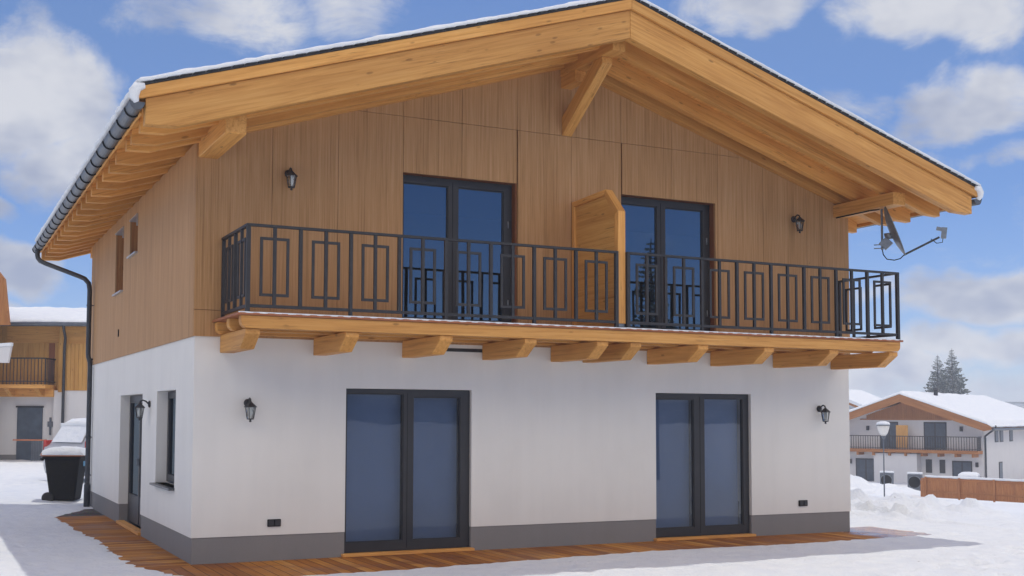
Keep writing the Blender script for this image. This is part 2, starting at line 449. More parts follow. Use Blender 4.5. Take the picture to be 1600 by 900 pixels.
def snow_slab(x_of, zb, ya, yb, nu, nv, u_len, thick, seed, edge=.5):
    """lumpy snow on a slope; x_of(u) for u in 0..1 from ridge to eave, zb(x) the roof surface"""
    mb = MB(); top = []; bot = []
    for i in range(nu+1):
        u = i/nu
        for j in range(nv+1):
            v = j/nv; y = ya+(yb-ya)*v
            x = x_of(u)
            n1 = noise.noise(Vector((x*.7+seed, y*.7, 0))); n2 = noise.noise(Vector((x*3.1, y*3.1+seed, 3))); n3 = noise.noise(Vector((x*9, y*9, seed)))
            e = min(1, (min(v, 1-v)*(yb-ya)+.004)/.07, ((1-u)*u_len+.004)/.09)
            e = math.sqrt(max(0, 1-(1-e)**2))
            t = thick*(.92+.30*n1+.22*n2)+.012*n3
            yy = y
            if j == 0: yy = y-.012+.016*n3+.02*n2
            xx = x
            if i == nu: xx = x+math.copysign(.02, x-XR)*(n3+n2)
            top.append((xx, yy, zb(xx)+max(.008, t*(.15+.85*e)))); bot.append((xx, yy, zb(xx)-.002))
    vs = top+bot; o = len(top); w = nv+1; fs = []
    for i in range(nu):
        for j in range(nv):
            a = i*w+j; fs.append((a,a+1,a+w+1,a+w)); fs.append((o+a,o+a+w,o+a+w+1,o+a+1))
    for i in range(nu):
        a = i*w; fs.append((a,a+w,o+a+w,o+a)); a += nv; fs.append((a,o+a,o+a+w,a+w))
    for j in range(nv):
        a = j; fs.append((a,o+a,o+a+1,a+1)); a = nu*w+j; fs.append((a,a+1,o+a+1,o+a))
    mb.add(vs, fs, True); return mb
for s in (-1, 1):
    L = XR+EX+.07
    snow_slab(lambda u: XR+s*L*u, lambda x: rz(7.234, x), YF-.045, YB+.04, 110, 150, L*1.05, .072, 5.0*s).build('snow_cover', SNOW, roof)
    # snow that has slid over the eave, into the gutter
    n = 150; path = [(XR+s*(XR+EX+.055+.02*noise.noise(Vector((0,i*.37,s*4)))), YF+.0+(YB-YF)*i/n, rz(7.215, XR+EX+XR+.05)+.012*noise.noise(Vector((i*.5,1,s)))) for i in range(n+1)]
    path[0] = (path[0][0], path[0][1]-.0, path[0][2])
    MB().tube(path, [.040+.014*noise.noise(Vector((i*.6,2,s*2))) for i in range(n+1)], 9).build('eave_snow', SNOW, roof)
# verge boards and rafters
for s in (-1, 1):
    xe = XR+s*(XR+.965)
    ang = frx((XR,0,7), (s*1, 0, -SL), (0,0,1))
    xg = XR+s*.002
    MB().prism([(xg,rz(7.062,xg)),(xe+s*.035,rz(7.062,xe+s*.035)),(xe,rz(7.195,xe)),(xg,rz(7.195,xg))], 'y', YF-.02, YF+.159).build('verge_board', WOOD, roof, ang, bevel=.004)
    def tail(kb, kt, zk, xend):
        xk = XR+s*(kb-zk)/SL
        X = XR+s*xend
        return [(xg,rz(kb,xg)),(xk,zk),(X,zk-.012),(X,rz(kt,X)),(xg,rz(kt,xg))]
    MB().prism(tail(6.69,7.058,4.885,6.10), 'y', YF+.022, YF+.16).build('verge_rafter', WOOD, roof, ang, bevel=.005)
    yy = -1.09
    ypos = []
    while yy < YB-.25: ypos.append(yy); yy += .585
    for y in ypos:
        if -.25 < y < .25: y = -.135
        MB().prism(tail(6.74,6.985,4.93,6.06), 'y', y, y+.11).build('rafter', WOOD, roof, ang, bevel=.005)
    MB().prism(tail(6.69,7.058,4.885,6.10), 'y', YB-.15, YB-.012).build('verge_rafter', WOOD, roof, ang, bevel=.005)
    xf = XR+s*(XR+.945)
    MB().box(min(xf,xf-s*.025), max(xf,xf-s*.025), YF+.18, YB-.18, rz(6.985,xf)-.05, rz(7.19,xf)).build('eave_board', WOOD, roof, ALONGY, bevel=.003)
MB().box(5.09, 5.285, -1.40, YB-.2, 6.60, 6.86).build('ridge_purlin', WOOD, roof, ALONGY, bevel=.006)
MB().box(5.10, 5.275, -.42, .0, 6.44, 6.598).build('corbel', WOOD, roof, ALONGY, bevel=.006)
MB().box(.002, .245, -1.40, YB-.3, 4.94, 5.165).build('eave_purlin', WOOD, roof, ALONGY, bevel=.006)
MB().box(10.09, 10.335, -1.28, YB-.3, 4.985, 5.175).build('eave_purlin', WOOD, roof, ALONGY, bevel=.006)
br = MB().prism([(-.023,5.76),(-.023,6.02),(-.88,6.598),(-1.10,6.598),(-1.10,6.50)], 'x', 5.11, 5.27)
br.build('brace', WOOD, roof, frx((5.19,0,5.8), (0,-1.08,.84)), bevel=.006)
# gutters
for s in (-1, 1):
    xc = XR+s*(XR+1.00); zc = 5.095
    pr = []
    for k in range(11):
        a = math.pi+math.pi*k/10; pr.append((xc+.078*math.cos(a), zc+.085*math.sin(a)))
    inn = [(xc+(p[0]-xc)*.93, zc+(p[1]-zc)*.93) for p in pr][::-1]
    mb = MB(); mb.prism(pr+inn, 'y', YF-.01, YB)
    for ye in (YF-.012, YB-.002): mb.prism(pr, 'y', ye, ye+.014)
    bead = XR+s*(XR+1.078); mb.tube([(bead,YF-.012,zc+.004),(bead,YB,zc+.004)], .011, 6)
    for f in range(len(mb.sm)): pass
    gut = mb.build('gutter', GUTTER, house)
    y = YF+.30; first = None
    while y < YB:
        if first is None:
            hk = MB(); pr2 = [(xc+.084*math.cos(math.pi+math.pi*k/10), zc+.092*math.sin(math.pi+math.pi*k/10)) for k in range(11)]
            hk.tube([(p[0], y, p[1]) for p in pr2]+[(xc-s*.05, y, zc+.05)] if s > 0 else [(xc+.05,y,zc+.05)]+[(p[0],y,p[1]) for p in pr2][::-1], .010, 6)
            first = hk.build('gutter_bracket', BLACKP, gut); y0 = y
        else:
            c = first.copy(); COL.objects.link(c); c.parent = gut; c.location = (0, y-y0, 0)
        y += .56
# snow curling over the front end of each eave
for s_ in (-1, 1):
    xc = XR+s_*(XR+.99)
    MB().tube([(xc-s_*.06,YF-.03,5.27),(xc+s_*.01,YF-.025,5.255),(xc+s_*.045,YF-.02,5.20),(xc+s_*.045,YF-.012,5.14),(xc+s_*.02,YF+.0,5.09)], [.03,.055,.06,.05,.03], 10).build('eave_snow', SNOW, roof)
    MB().tube([(xc+s_*.052,YF+.01+.1*i,5.10+.006*noise.noise(Vector((i*.7,s_,0)))) for i in range(121)], [.022+.008*noise.noise(Vector((i*.6,s_,5))) for i in range(121)], 7).build('gutter_snow', SNOW, roof)
# downpipe
dp = MB(); yd = 9.22
ctrl = [(-1.02,10.0,5.03),(-1.02,10.0,4.93),(-1.01,9.97,4.86),(-.97,9.92,4.80),(-.88,9.83,4.745),(-.30,9.36,4.475),(-.20,9.27,4.42),(-.13,9.23,4.33),(-.11,yd,4.20),(-.11,yd,2.98),(-.105,yd,2.90),(-.075,yd,2.80),(-.07,yd,2.70),(-.07,yd,.34),(-.075,yd,.0)]
dp.tube(ctrl, .046, 10)
dpo = dp.build('downpipe', PIPE, house)
for z in (3.9, 2.85, 1.35, .62):
    x = -.11 if z > 2.9 else -.07
    MB().lathe([(.052,-.018),(.052,.018)], (x,yd,z), 10).box(x+.045, .0, yd-.008, yd+.008, z-.008, z+.008).build('pipe_clamp', PIPE, dpo)
MB().lathe([(.060,.0),(.060,.42),(.05,.46)], (-.07,yd,.0), 10).build('standpipe', PIPE, dpo)

# balcony ---------------------------------------------------------------
bx0, bx1 = .215, 10.205; bd = -1.30
bal = MB()
nb = 9; bw = (-.03-bd)/nb
for i in range(nb): bal.box(bx0-.01, bx1+.015, bd+bw*i+.003, bd+bw*(i+1)-.003, 2.922, 2.948)
bal = bal.build('balcony', DECKEDGE, house)
def nose(x0, x1, z0, z1):
    p = []
    for s, x in ((-1, x0), (1, x1)):
        q = [(x, z1), (x, z0+.075), (x-s*.012, z0+.035), (x-s*.05, z0+.004), (x-s*.10, z0)]
        p += q if s < 0 else q[::-1]
    return p
for ya, yb in ((-1.275,-1.155), (-.76,-.64), (-.145,-.026)):
    MB().prism(nose(bx0+.02 if ya > -1 else bx0+.035, bx1-.02, 2.775, 2.920), 'y', ya, yb).build('edge_beam', WOOD, bal, bevel=.005)
for i, x in enumerate([.31,1.50,2.71,3.88,4.94,5.455,6.54,7.67,8.85,10.0]):
    x0, x1 = x, x+.17
    a = .004 if x < 10 else .0
    MB().prism([(-.0,2.555),(-.0,2.772),(-1.24,2.772),(-1.24,2.72),(-1.02,2.50+.02*(i%2)),(-.97,2.515)][:0] or [(-.002,2.553),(-.002,2.773),(-1.235,2.773),(-1.235,2.715),(-.985,2.553)], 'x', x0, x1).build('support_bracket', WOOD, bal, ALONGY, bevel=.006)
MB().tube([(bx0+.0+.05*i, bd+.012+.006*math.sin(i*1.9), 2.950+.003*noise.noise(Vector((i*.4,0,0)))) for i in range(200)], [.011+.004*noise.noise(Vector((i*.5,4,0))) for i in range(200)], 6).build('snow_line', SNOW, bal)
# shutter box slot under the balcony
MB().box(3.05, 3.95, -.006, .02, 2.655, 2.70).build('vent_slot', FRAME, house)

# railings
ZR0, ZR1 = 3.03, 3.965
def railing(x0, x1, nbay, side):
    rl = MB(); y = -1.25
    rl.box(x0-.0225, x1+.0225, y-.024, y+.024, ZR1-.03, ZR1).box(x0, x1, y-.014, y+.014, ZR0-.018, ZR0+.018)
    xs_ = x0 if side < 0 else x1
    rl.box(xs_-.024, xs_+.024, y+.024, -.03, ZR1-.030, ZR1).box(xs_-.014, xs_+.014, y+.014, -.03, ZR0-.018, ZR0+.018)
    r = rl.build('railing', IRON, house, label='left wrought iron balcony railing' if side < 0 else 'right wrought iron balcony railing')
    step = (x1-x0)/nbay
    def ornament(cx, alongy=None):
        m = MB(); z0, z1 = 3.16, 3.805; hw = .155; b = .016
        def q(u0, u1, za, zb, d=.010):
            if alongy is None: m.box(cx+u0, cx+u1, y-d, y+d, za, zb)
            else: m.box(alongy-d, alongy+d, cx+u0, cx+u1, za, zb)
        q(-hw-b, -hw+b, z0-b, z1+b); q(hw-b, hw+b, z0-b, z1+b); q(-hw+b, hw-b, z1-b, z1+b, .009); q(-hw+b, hw-b, z0-b, z0+b, .009)
        q(-.019, .019, ZR0+.018, ZR1-.030, .016)
        m.build('ornament', IRON, r)
    for k in range(nbay+1):
        x = x0+step*k; foot = 2.948 if (k % 2 == 0 or k == nbay) else ZR0+.018
        w = .023 if k in (0, nbay) else .020
        MB().box(x-w, x+w, y-w+.001, y+w-.001, foot, ZR1-.031).build('post', IRON, r)
        if k < nbay: ornament(x+step/2)
    MB().box(xs_-.02, xs_+.02, -.075, -.035, 2.948, ZR1-.031).build('post', IRON, r)
    ys0, ys1 = y, -.055; st = (ys1-ys0)/2
    MB().box(xs_-.02, xs_+.02, ys0+st-.02, ys0+st+.02, ZR0+.018, ZR1-.031).build('post', IRON, r)
    for k in range(2): ornament(ys0+st*(k+.5), xs_)
    return r
railing(.325, 5.225, 8, -1); railing(5.405, 10.165, 8, 1)
# privacy screen
prof = [(-.035,2.96),(-.035,4.815),(-.92,4.845),(-1.225,4.50),(-1.225,3.02),(-1.14,3.02),(-1.14,2.96)]
scr = MB().prism([(-.06,2.99),(-.06,4.78),(-.90,4.80),(-1.15,4.48),(-1.15,3.03)], 'x', 5.305, 5.335).build('privacy_screen', WOODP, house, ALONGY)
xa, xb = 5.262, 5.378
def strip(poly, nm='screen_frame', fr=None): MB().prism(poly, 'x', xa, xb).build(nm, WOOD, scr, fr or ALONGY, bevel=.004)
strip([(-.035,2.96),(-.035,4.815),(-.10,4.817),(-.10,2.96)], fr=ALONGZ)
strip([(-.102,4.745),(-.102,4.817),(-.92,4.848),(-.885,4.772)])
strip([(-.888,4.77),(-.922,4.847),(-1.235,4.512),(-1.145,4.475)], fr=frx((5.3,-1,4.6),(0,-.7,-.8)))
strip([(-1.145,4.472),(-1.237,4.510),(-1.237,3.015),(-1.145,3.015)], fr=ALONGZ)
MB().box(xa+.004, xb-.004, -1.143, -.102, 2.965, 3.03).build('screen_frame', WOOD, scr, ALONGY)
MB().box(5.275, 5.365, -1.225, -1.155, 2.948, 3.014).build('post_foot', GALV, scr)

# doors -------------------------------------------------------------------
def door(name, op, yf, panes, fb, ft, gl, z0, back=True, handle=None, curtain=None):
    """frame front at y=yf; panes = list of (x0,x1,ztop_gap)"""
    x0, x1, _, z1 = op
    mb = MB(); dz = .07
    holes = [(x0+a, x0+b, z0+fb, z1-t) for a, b, t in panes]
    mb = wall_mesh([x0+.002, x1-.002], [z0, z1-.002], holes, 'y', yf, yf+dz)
    fr = mb.build(name, FRAME, house, bevel=.004)
    for h in holes:
        b = .012
        bead = MB(); bead = wall_mesh([h[0]-.03, h[1]+.03], [h[2]-.03, h[3]+.03], [(h[0]+b,h[1]-b,h[2]+b,h[3]-b)], 'y', yf+.018, yf+.045)
        MB().box(h[0]+.001, h[1]-.001, yf+.030, yf+.034, h[2]+.001, h[3]-.001).build('glass_pane', gl, fr)
        wall_mesh([h[0]+.0005, h[1]-.0005], [h[2]+.0005, h[3]-.0005], [(h[0]+b,h[1]-b,h[2]+b,h[3]-b)], 'y', yf+.014, yf+.029).build('glazing_bead', FRAME, fr)
        if curtain: MB().box(h[0]-.02, h[1]+.02, yf+.16, yf+.165, h[2]-.03, h[3]+.02).build('roller_blind', curtain, fr)
    # sash joints
    for a, b, t in panes[1:]:
        MB().box(x0+a-.085, x0+a-.079, yf-.003, yf+.002, z0+.03, z1-.05).build('sash_joint', BLACKP, fr)
    if handle is not None:
        hx, hz = handle
        MB().box(hx-.014, hx+.014, yf-.012, yf-.001, hz-.07, hz+.07).tube([(hx,yf-.012,hz+.02),(hx,yf-.05,hz+.02),(hx+.0,yf-.055,hz-.09)], .009, 6).build('handle', GALV, fr)
    return fr
d1 = door('patio_door', P1, .055, [(.028,.815,.062),(.955,1.638,.10)], .125, 0, GLASSLOW, .045, curtain=CURTAIN)
d2 = door('patio_door', P2, .055, [(.028,.715,.085),(.905,1.618,.072)], .125, 0, GLASSLOW, .045, curtain=CURTAIN)
d3 = door('balcony_door', B1, .115, [(.060,.715,.105),(.865,1.560,.105)], .14, 0, GLASS, 2.955)
d4 = door('balcony_door', B2, .115, [(.060,.690,.105),(.840,1.520,.105)], .14, 0, GLASS, 2.955)
for op in (B1, B2):       # hinges on the right-hand jamb
    for z in (3.35, 4.45): MB().lathe([(.011,-.05),(.011,.05)], (op[1]-.065, .108, z), 8).build('hinge', GALV, d3 if op is B1 else d4)
for op in (P1, P2):
    MB().box(op[0]-.04, op[1]+.02, -.075, .05, .003, .042).build('threshold', WOOD, house, bevel=.005)
# side entrance
te = wall_mesh([TB[0]+.002, TB[1]-.002], [.05, TB[3]-.002], [(TB[0]+.11,TB[0]+.98,.50,1.98),(TB[0]+1.16,TB[1]-.12,.50,1.98)], 'x', .15, .22).build('terrace_door', FRAME, house, bevel=.004)
for a, b in ((TB[0]+.11,TB[0]+.98),(TB[0]+1.16,TB[1]-.12)):
    MB().box(.18, .184, a+.001, b-.001, .501, 1.979).build('glass_pane', GLASS, te)
MB().box(.24, .26, TB[0]+1.3, TB[1]-.2, .30, 2.0).build('curtain', CREAM, te)
MB().box(.142, .149, TB[0]+1.02, TB[0]+1.10, .06, 2.0).build('door_stile', FRAME, te)
MB().box(.10, .14, TB[0]+1.04, TB[0]+1.06, .98, 1.10).build('handle', GALV, te)
MB().box(-.03, .10, TB[0]-.02, TB[1]+.02, .003, .05).build('threshold', WOOD, house, ALONGY, bevel=.005)
kw = wall_mesh([KW[0]+.002, KW[1]-.002], [KW[2]+.02, KW[3]-.002], [(KW[0]+.1,KW[0]+.62,KW[2]+.12,KW[3]-.1),(KW[0]+.74,KW[1]-.1,KW[2]+.12,KW[3]-.1)], 'x', .15, .22).build('kitchen_window', FRAME, house, bevel=.004)
for a, b in ((KW[0]+.1,KW[0]+.62),(KW[0]+.74,KW[1]-.1)): MB().box(.18, .184, a+.001, b-.001, KW[2]+.121, KW[3]-.101).build('glass_pane', GLASS, kw)
MB().box(-.075, .148, KW[0]-.03, KW[1]+.03, KW[2]-.03, KW[2]+.0).build('window_sill', SLATE, kw, bevel=.004)
for SWi in (SW1, SW2):
    a, b, z0, z1 = SWi
    wn = wall_mesh([a+.002, b-.002], [z0+.01, z1-.002], [(a+.09,b-.09,z0+.10,z1-.09)], 'x', .13, .19).build('side_window', FRAME, house, bevel=.003)
    MB().box(.15, .154, a+.091, b-.091, z0+.101, z1-.091).build('glass_pane', GLASS, wn)
    MB().box(-.07, .128, a-.02, b+.02, z0-.022, z0+.004).build('window_sill', ALU, wn, bevel=.003)
    MB().box(-.045, .10, a+.01, a+.035, z1-.20, z1-.01).box(-.045,.10,a+.035,b-.01,z1-.035,z1-.012).build('blind_guide', ALU, wn)
MB().box(-.035, -.023, 5.93, 5.99, 3.10, 3.22).build('cable_outlet', BLACKP, house)

# ------------------------------------------------------------------ lanterns, sockets, dish
def lantern(label):
    t = thing('wall_lantern', label, 'wall lamp', (0,0,0), 0, 'wall lanterns on the chalet')
    MB().lathe([(.045,0),(.05,.006),(.05,.016),(.035,.026),(.012,.03)], (0,0,0), 14).build('wall_plate', IRON, t)
    for v in t.children[-1].data.vertices: v.co = Vector((v.co.x, -v.co.z, v.co.y+.085))
    MB().tube([(0,-.02,.085),(0,-.06,.125),(0,-.10,.140),(0,-.135,.125),(0,-.145,.095),(0,-.145,.085)], .011, 7).build('arm', IRON, t)
    c = (0,-.145,0)
    MB().lathe([(.082,.030),(.078,.040),(.050,.066),(.030,.084),(.022,.088),(.016,.100)], c, 6, False).build('lamp_cap', IRON, t)
    gl = MB().lathe([(.040,-.105),(.063,.030)], c, 6, False).build('glass_shade', LGLASS, t)
    fr = MB()
    for k in range(6):
        a = 2*math.pi*k/6
        fr.tube([(.042*math.cos(a),-.145+.042*math.sin(a),-.105),(.065*math.cos(a),-.145+.065*math.sin(a),.031)], .0045, 5)
    fr.lathe([(.046,-.118),(.046,-.106)], c, 6, False).lathe([(.012,-.150),(.017,-.138),(.010,-.124),(.030,-.118)], c, 8).build('cage', IRON, gl)
    MB().lathe([(.010,-.09),(.024,-.06),(.028,-.03),(.018,.0),(.012,.028)], c, 10).build('bulb', BULB, gl)
    return t
L0 = lantern('black lantern low on the white front wall, left of the wide left patio door')
L0.location = (.665, -.001, 1.86)
for loc, rzz, lb in (((9.755,-.001,1.845), 0, 'black lantern low on the white front wall, right of the right patio door'),
                  ((1.135,-.023,4.755), 0, 'black lantern on the brown cladding above the left end of the balcony'),
                  ((9.275,-.023,4.80), 0, 'black lantern on the brown cladding above the right end of the balcony'),
                  ((-.001,2.95,1.86), -math.pi/2, 'black lantern on the side wall between the side door and the side window')):
    c = copy_tree(L0); c.location = loc; c.rotation_euler = (0,0,rzz); c['label'] = lb
def socket(label):
    t = thing('outdoor_socket', label, 'power socket', (0,0,0), 0, 'black power sockets on the front wall')
    MB().box(-.085, .085, -.022, 0, -.045, .045).build('socket_box', BLACKP, t, bevel=.006)
    for x in (-.042, .042): MB().box(x-.034, x+.034, -.032, -.0225, -.034, .034).build('socket_cover', FRAME, t, bevel=.004)
    return t
S0 = socket('black double socket near the plinth, left of the left patio door'); S0.location = (1.02,-.001,.465)
c = copy_tree(S0); c.location = (9.406,-.001,.472); c['label'] = 'black double socket near the plinth, right of the right patio door'

t = thing('satellite_dish', 'grey satellite dish hanging on a pole from the right eave beam', 'satellite dish', (10.235,-.9,5.0))
def dl(*p): return tuple(a-b for a, b in zip(p, (0,0,0)))
x0 = 0; 
MB().tube([(0,0,.09),(0,0,-.645)], .017, 8).build('pole', GALV, t)
dish = MB(); nr, ns = 7, 28; vs = []; fs = []
# dish disc: axis tilted, seen almost edge-on from the front
rv = Vector((.70,-.714,0)); ax = (rv*.937+Vector((0,0,.35))).normalized(); sd = Vector((.714,.70,0)); up = ax.cross(sd).normalized()
if up.z < 0: up = -up
cen = rv*.185+Vector((0,0,-.345))
for i in range(nr+1):
    r = i/nr
    for k in range(ns):
        a = 2*math.pi*k/ns
        vs.append(cen+sd*(.38*r*math.cos(a))+up*(.42*r*math.sin(a))+ax*(-.075*(1-r*r)))
for i in range(nr+1):
    for k in range(ns): vs.append(Vector(vs[i*ns+k])-ax*.010)
o = (nr+1)*ns
for i in range(nr):
    for k in range(ns):
        q = (i*ns+k, i*ns+(k+1)%ns, (i+1)*ns+(k+1)%ns, (i+1)*ns+k); fs.append(q); fs.append(tuple(o+j for j in q[::-1]))
for k in range(ns): fs.append((nr*ns+k, nr*ns+(k+1)%ns, o+nr*ns+(k+1)%ns, o+nr*ns+k))
dish.add(vs, fs, True); dish.build('reflector', GALV, t)
bot = cen-up*.41
hub = cen-ax*.085
MB().bar((0,0,-.60), (hub.x,hub.y,-.50), .09, .14).lathe([(.055,-.03),(.075,.05)], (hub.x-.01,hub.y,-.45), 10).tube([tuple(rv*-.12+Vector((0,0,-.565))),tuple(rv*.03+Vector((0,0,-.565)))], .008, 6).tube([tuple(rv*-.12+Vector((0,0,-.62))),tuple(rv*.03+Vector((0,0,-.62)))], .008, 6).build('mount_clamp', GALV, t)
lnb = rv*.83+Vector((0,0,-.44))
arm = MB().tube([tuple(bot-ax*.02), tuple(lnb-rv*.02+Vector((0,0,-.05)))], .016, 8).build('feed_arm', PIPE, t)
MB().bar(tuple(lnb-rv*.06+Vector((0,0,.085))), tuple(lnb+rv*.02+Vector((0,0,.065))), .06, .05).bar(tuple(lnb+rv*.055+Vector((0,0,.09))), tuple(lnb+rv*.035+Vector((0,0,-.07))), .075, .075, up=tuple(rv)).build('receiver', GALV, t)
MB().tube([(.0,0,-.64),(.01,-.01,-.72),(.05,-.04,-.79),(.12,-.12,-.81),(.18,-.18,-.79),tuple(bot-ax*.02)], .008, 6).build('cable', BLACKP, t)
MB().tube([tuple(lnb-rv*.14+Vector((0,0,-.07))),tuple(lnb-rv*.06+Vector((0,0,-.14))),tuple(lnb+rv*.02+Vector((0,0,-.13))),tuple(lnb+rv*.03+Vector((0,0,-.06)))], .006, 6).build('cable', BLACKP, t)
MB().tube([(-.02,.02,-.02),(-.10,.1,-.027),(-.10,.86,-.027)], .011, 6).build('cable', BLACKP, t)

# ------------------------------------------------------------------ ground
def ss(a, b, x):
    t = max(0, min(1, (x-a)/(b-a))); return t*t*(3-2*t)
def inside_deck(x, y):
    """signed distance-like measure, >0 over the bare strip of decking (or gravel)"""
    n = .09*noise.noise(Vector((x*.55,y*.55,1)))+.03*noise.noise(Vector((x*1.9,y*1.9,5)))+.045*noise.noise(Vector((x*5,y*6.5,9)))
    yb_ = -1.40+.40*ss(1.5, 6, x)+.17*ss(8.5, 11, x)
    front = y-yb_
    left = x+.62+.16*ss(2, 7, y)-.60*ss(7.2, 9, y)-.42*(1-ss(-1.5, .6, y))
    right = 11.25-x-.25*max(0, -.5-y)
    back = 8.9-y if x < 5 else .62-y+.22*max(0, 11.4-x)
    return min(front, left, right, back)+n*.8
def gz(x, y):
    z = -.082*max(0, min(38, x-14.5)) if y > -40 else -.3
    z += -.0015*max(0, y-40)
    z += .05*noise.noise(Vector((x*.16,y*.16,2)))
    return z
STEPS = []
_r = random.Random(11)
for (xa, ya, xb, yb, n) in ((4.6,-5.1,10.9,-2.9,17), (10.9,-2.9,14.6,1.0,13), (-1.5,-4.5,-1.75,9.0,26), (7.2,-5.2,9.3,-3.6,8)):
    L_ = math.hypot(xb-xa, yb-ya); ux, uy = (xb-xa)/L_, (yb-ya)/L_
    for i in range(n):
        sgn = 1 if i % 2 else -1; q = (i+.5)/n
        STEPS.append((xa+(xb-xa)*q-uy*sgn*.11+_r.uniform(-.05,.05), ya+(yb-ya)*q+ux*sgn*.11+_r.uniform(-.05,.05), ux, uy))
def steps_z(x, y):
    z = 0
    for (px, py, ux, uy) in STEPS:
        dx, dy = x-px, y-py
        if abs(dx) < .4 and abs(dy) < .4:
            a_, b_ = (dx*ux+dy*uy)/.15, (-dx*uy+dy*ux)/.075
            r2 = a_*a_+b_*b_
            z += -.040*math.exp(-r2**1.5)+.012*math.exp(-(math.sqrt(r2)-1.7)**2*4)
    return z
def ground_z(x, y):
    d = inside_deck(x, y)
    base = gz(x, y)
    near = 1 if -6 < x < 22 and -16 < y < 40 else 0
    if near:
        fine = .030*noise.noise(Vector((x*1.3,y*1.3,0)))+.018*noise.noise(Vector((x*3.7,y*3.7,7)))+.007*noise.noise(Vector((x*10,y*10,7)))
        # shovelled bank of clods beyond the right end of the terrace
        bk = ss(11.2, 12.4, x)*(1-ss(14.2, 16.0, x))*ss(.2, 1.3, y)*(1-ss(4.5, 7.5, y))
        cl = max(0, noise.noise(Vector((x*2.7,y*2.7,4)))) + .6*abs(noise.noise(Vector((x*6.5,y*6.5,14))))
        base += steps_z(x, y)
        base += fine+bk*(.07+.30*cl)
        # ruts on the left
        if x < 0: base += .03*noise.noise(Vector((x*2.2,y*.35,11)))
    if -2.0 < x < 12.5 and -3 < y < 10:
        s = max(-1, min(1, d/.16))
        base = (base+.05)*(1-ss(-2.2, -.1, d)) - .020*s-.004 if d < 1.2 else -.06
        base += .012*noise.noise(Vector((x*7,y*7,0)))*(1-ss(.0, .45, d))
    else: base += .065 if near else .0
    if .15 < x < W-.15 and .15 < y < D-.15: base = -.12
    return base
def lines(spans):
    out = []
    for a, b, st in spans:
        n = max(1, round((b-a)/st))
        out += [a+(b-a)*i/n for i in range(n)]
    out.append(spans[-1][1]); return out
gx = lines([(-470,-300,85),(-300,-60,30),(-60,-12,4),(-12,-3,.5),(-3,12.6,.065),(12.6,18,.13),(18,30,.6),(30,90,3),(90,300,20),(300,540,80)])
gy = lines([(-480,-300,90),(-300,-60,30),(-60,-18,4),(-18,-5.2,.4),(-5.2,-3,.08),(-3,1.2,.055),(1.2,9.2,.10),(9.2,20,.25),(20,40,1),(40,120,4),(120,300,20),(300,540,80)])
gm = MB(); nx, ny = len(gx), len(gy)
gm.add([(x,y,ground_z(x,y)) for x in gx for y in gy], [(i*ny+j,(i+1)*ny+j,(i+1)*ny+j+1,i*ny+j+1) for i in range(nx-1) for j in range(ny-1)], True)
tag(gm.build('snow_ground', SNOWG), kind='structure')
dk = MB().add([(.012,.012,0),(-.012,-2.6,0),(-2.6,-2.6,0)][:0] or [(-2.0,-2.0,0),(11.6,-2.0,0),(11.6,.5,0),(10.39,.5,0),(10.39,.011,0),(.011,.011,0)], [(0,1,2,3,4,5)])
dko = dk.build('deck', DECK, None, ALONGY); tag(dko, kind='structure')
dk2 = MB().add([(-2.0,-2.0,0),(.011,.011,0),(.011,7.35,0),(-2.0,7.35,0)], [(0,1,2,3)])
tag(dk2.build('deck', DECK), kind='structure')
tag(MB().box(-1.5, .011, 7.36, 9.6, -.2, -.004).build('gravel_strip', GRAVEL), kind='structure')

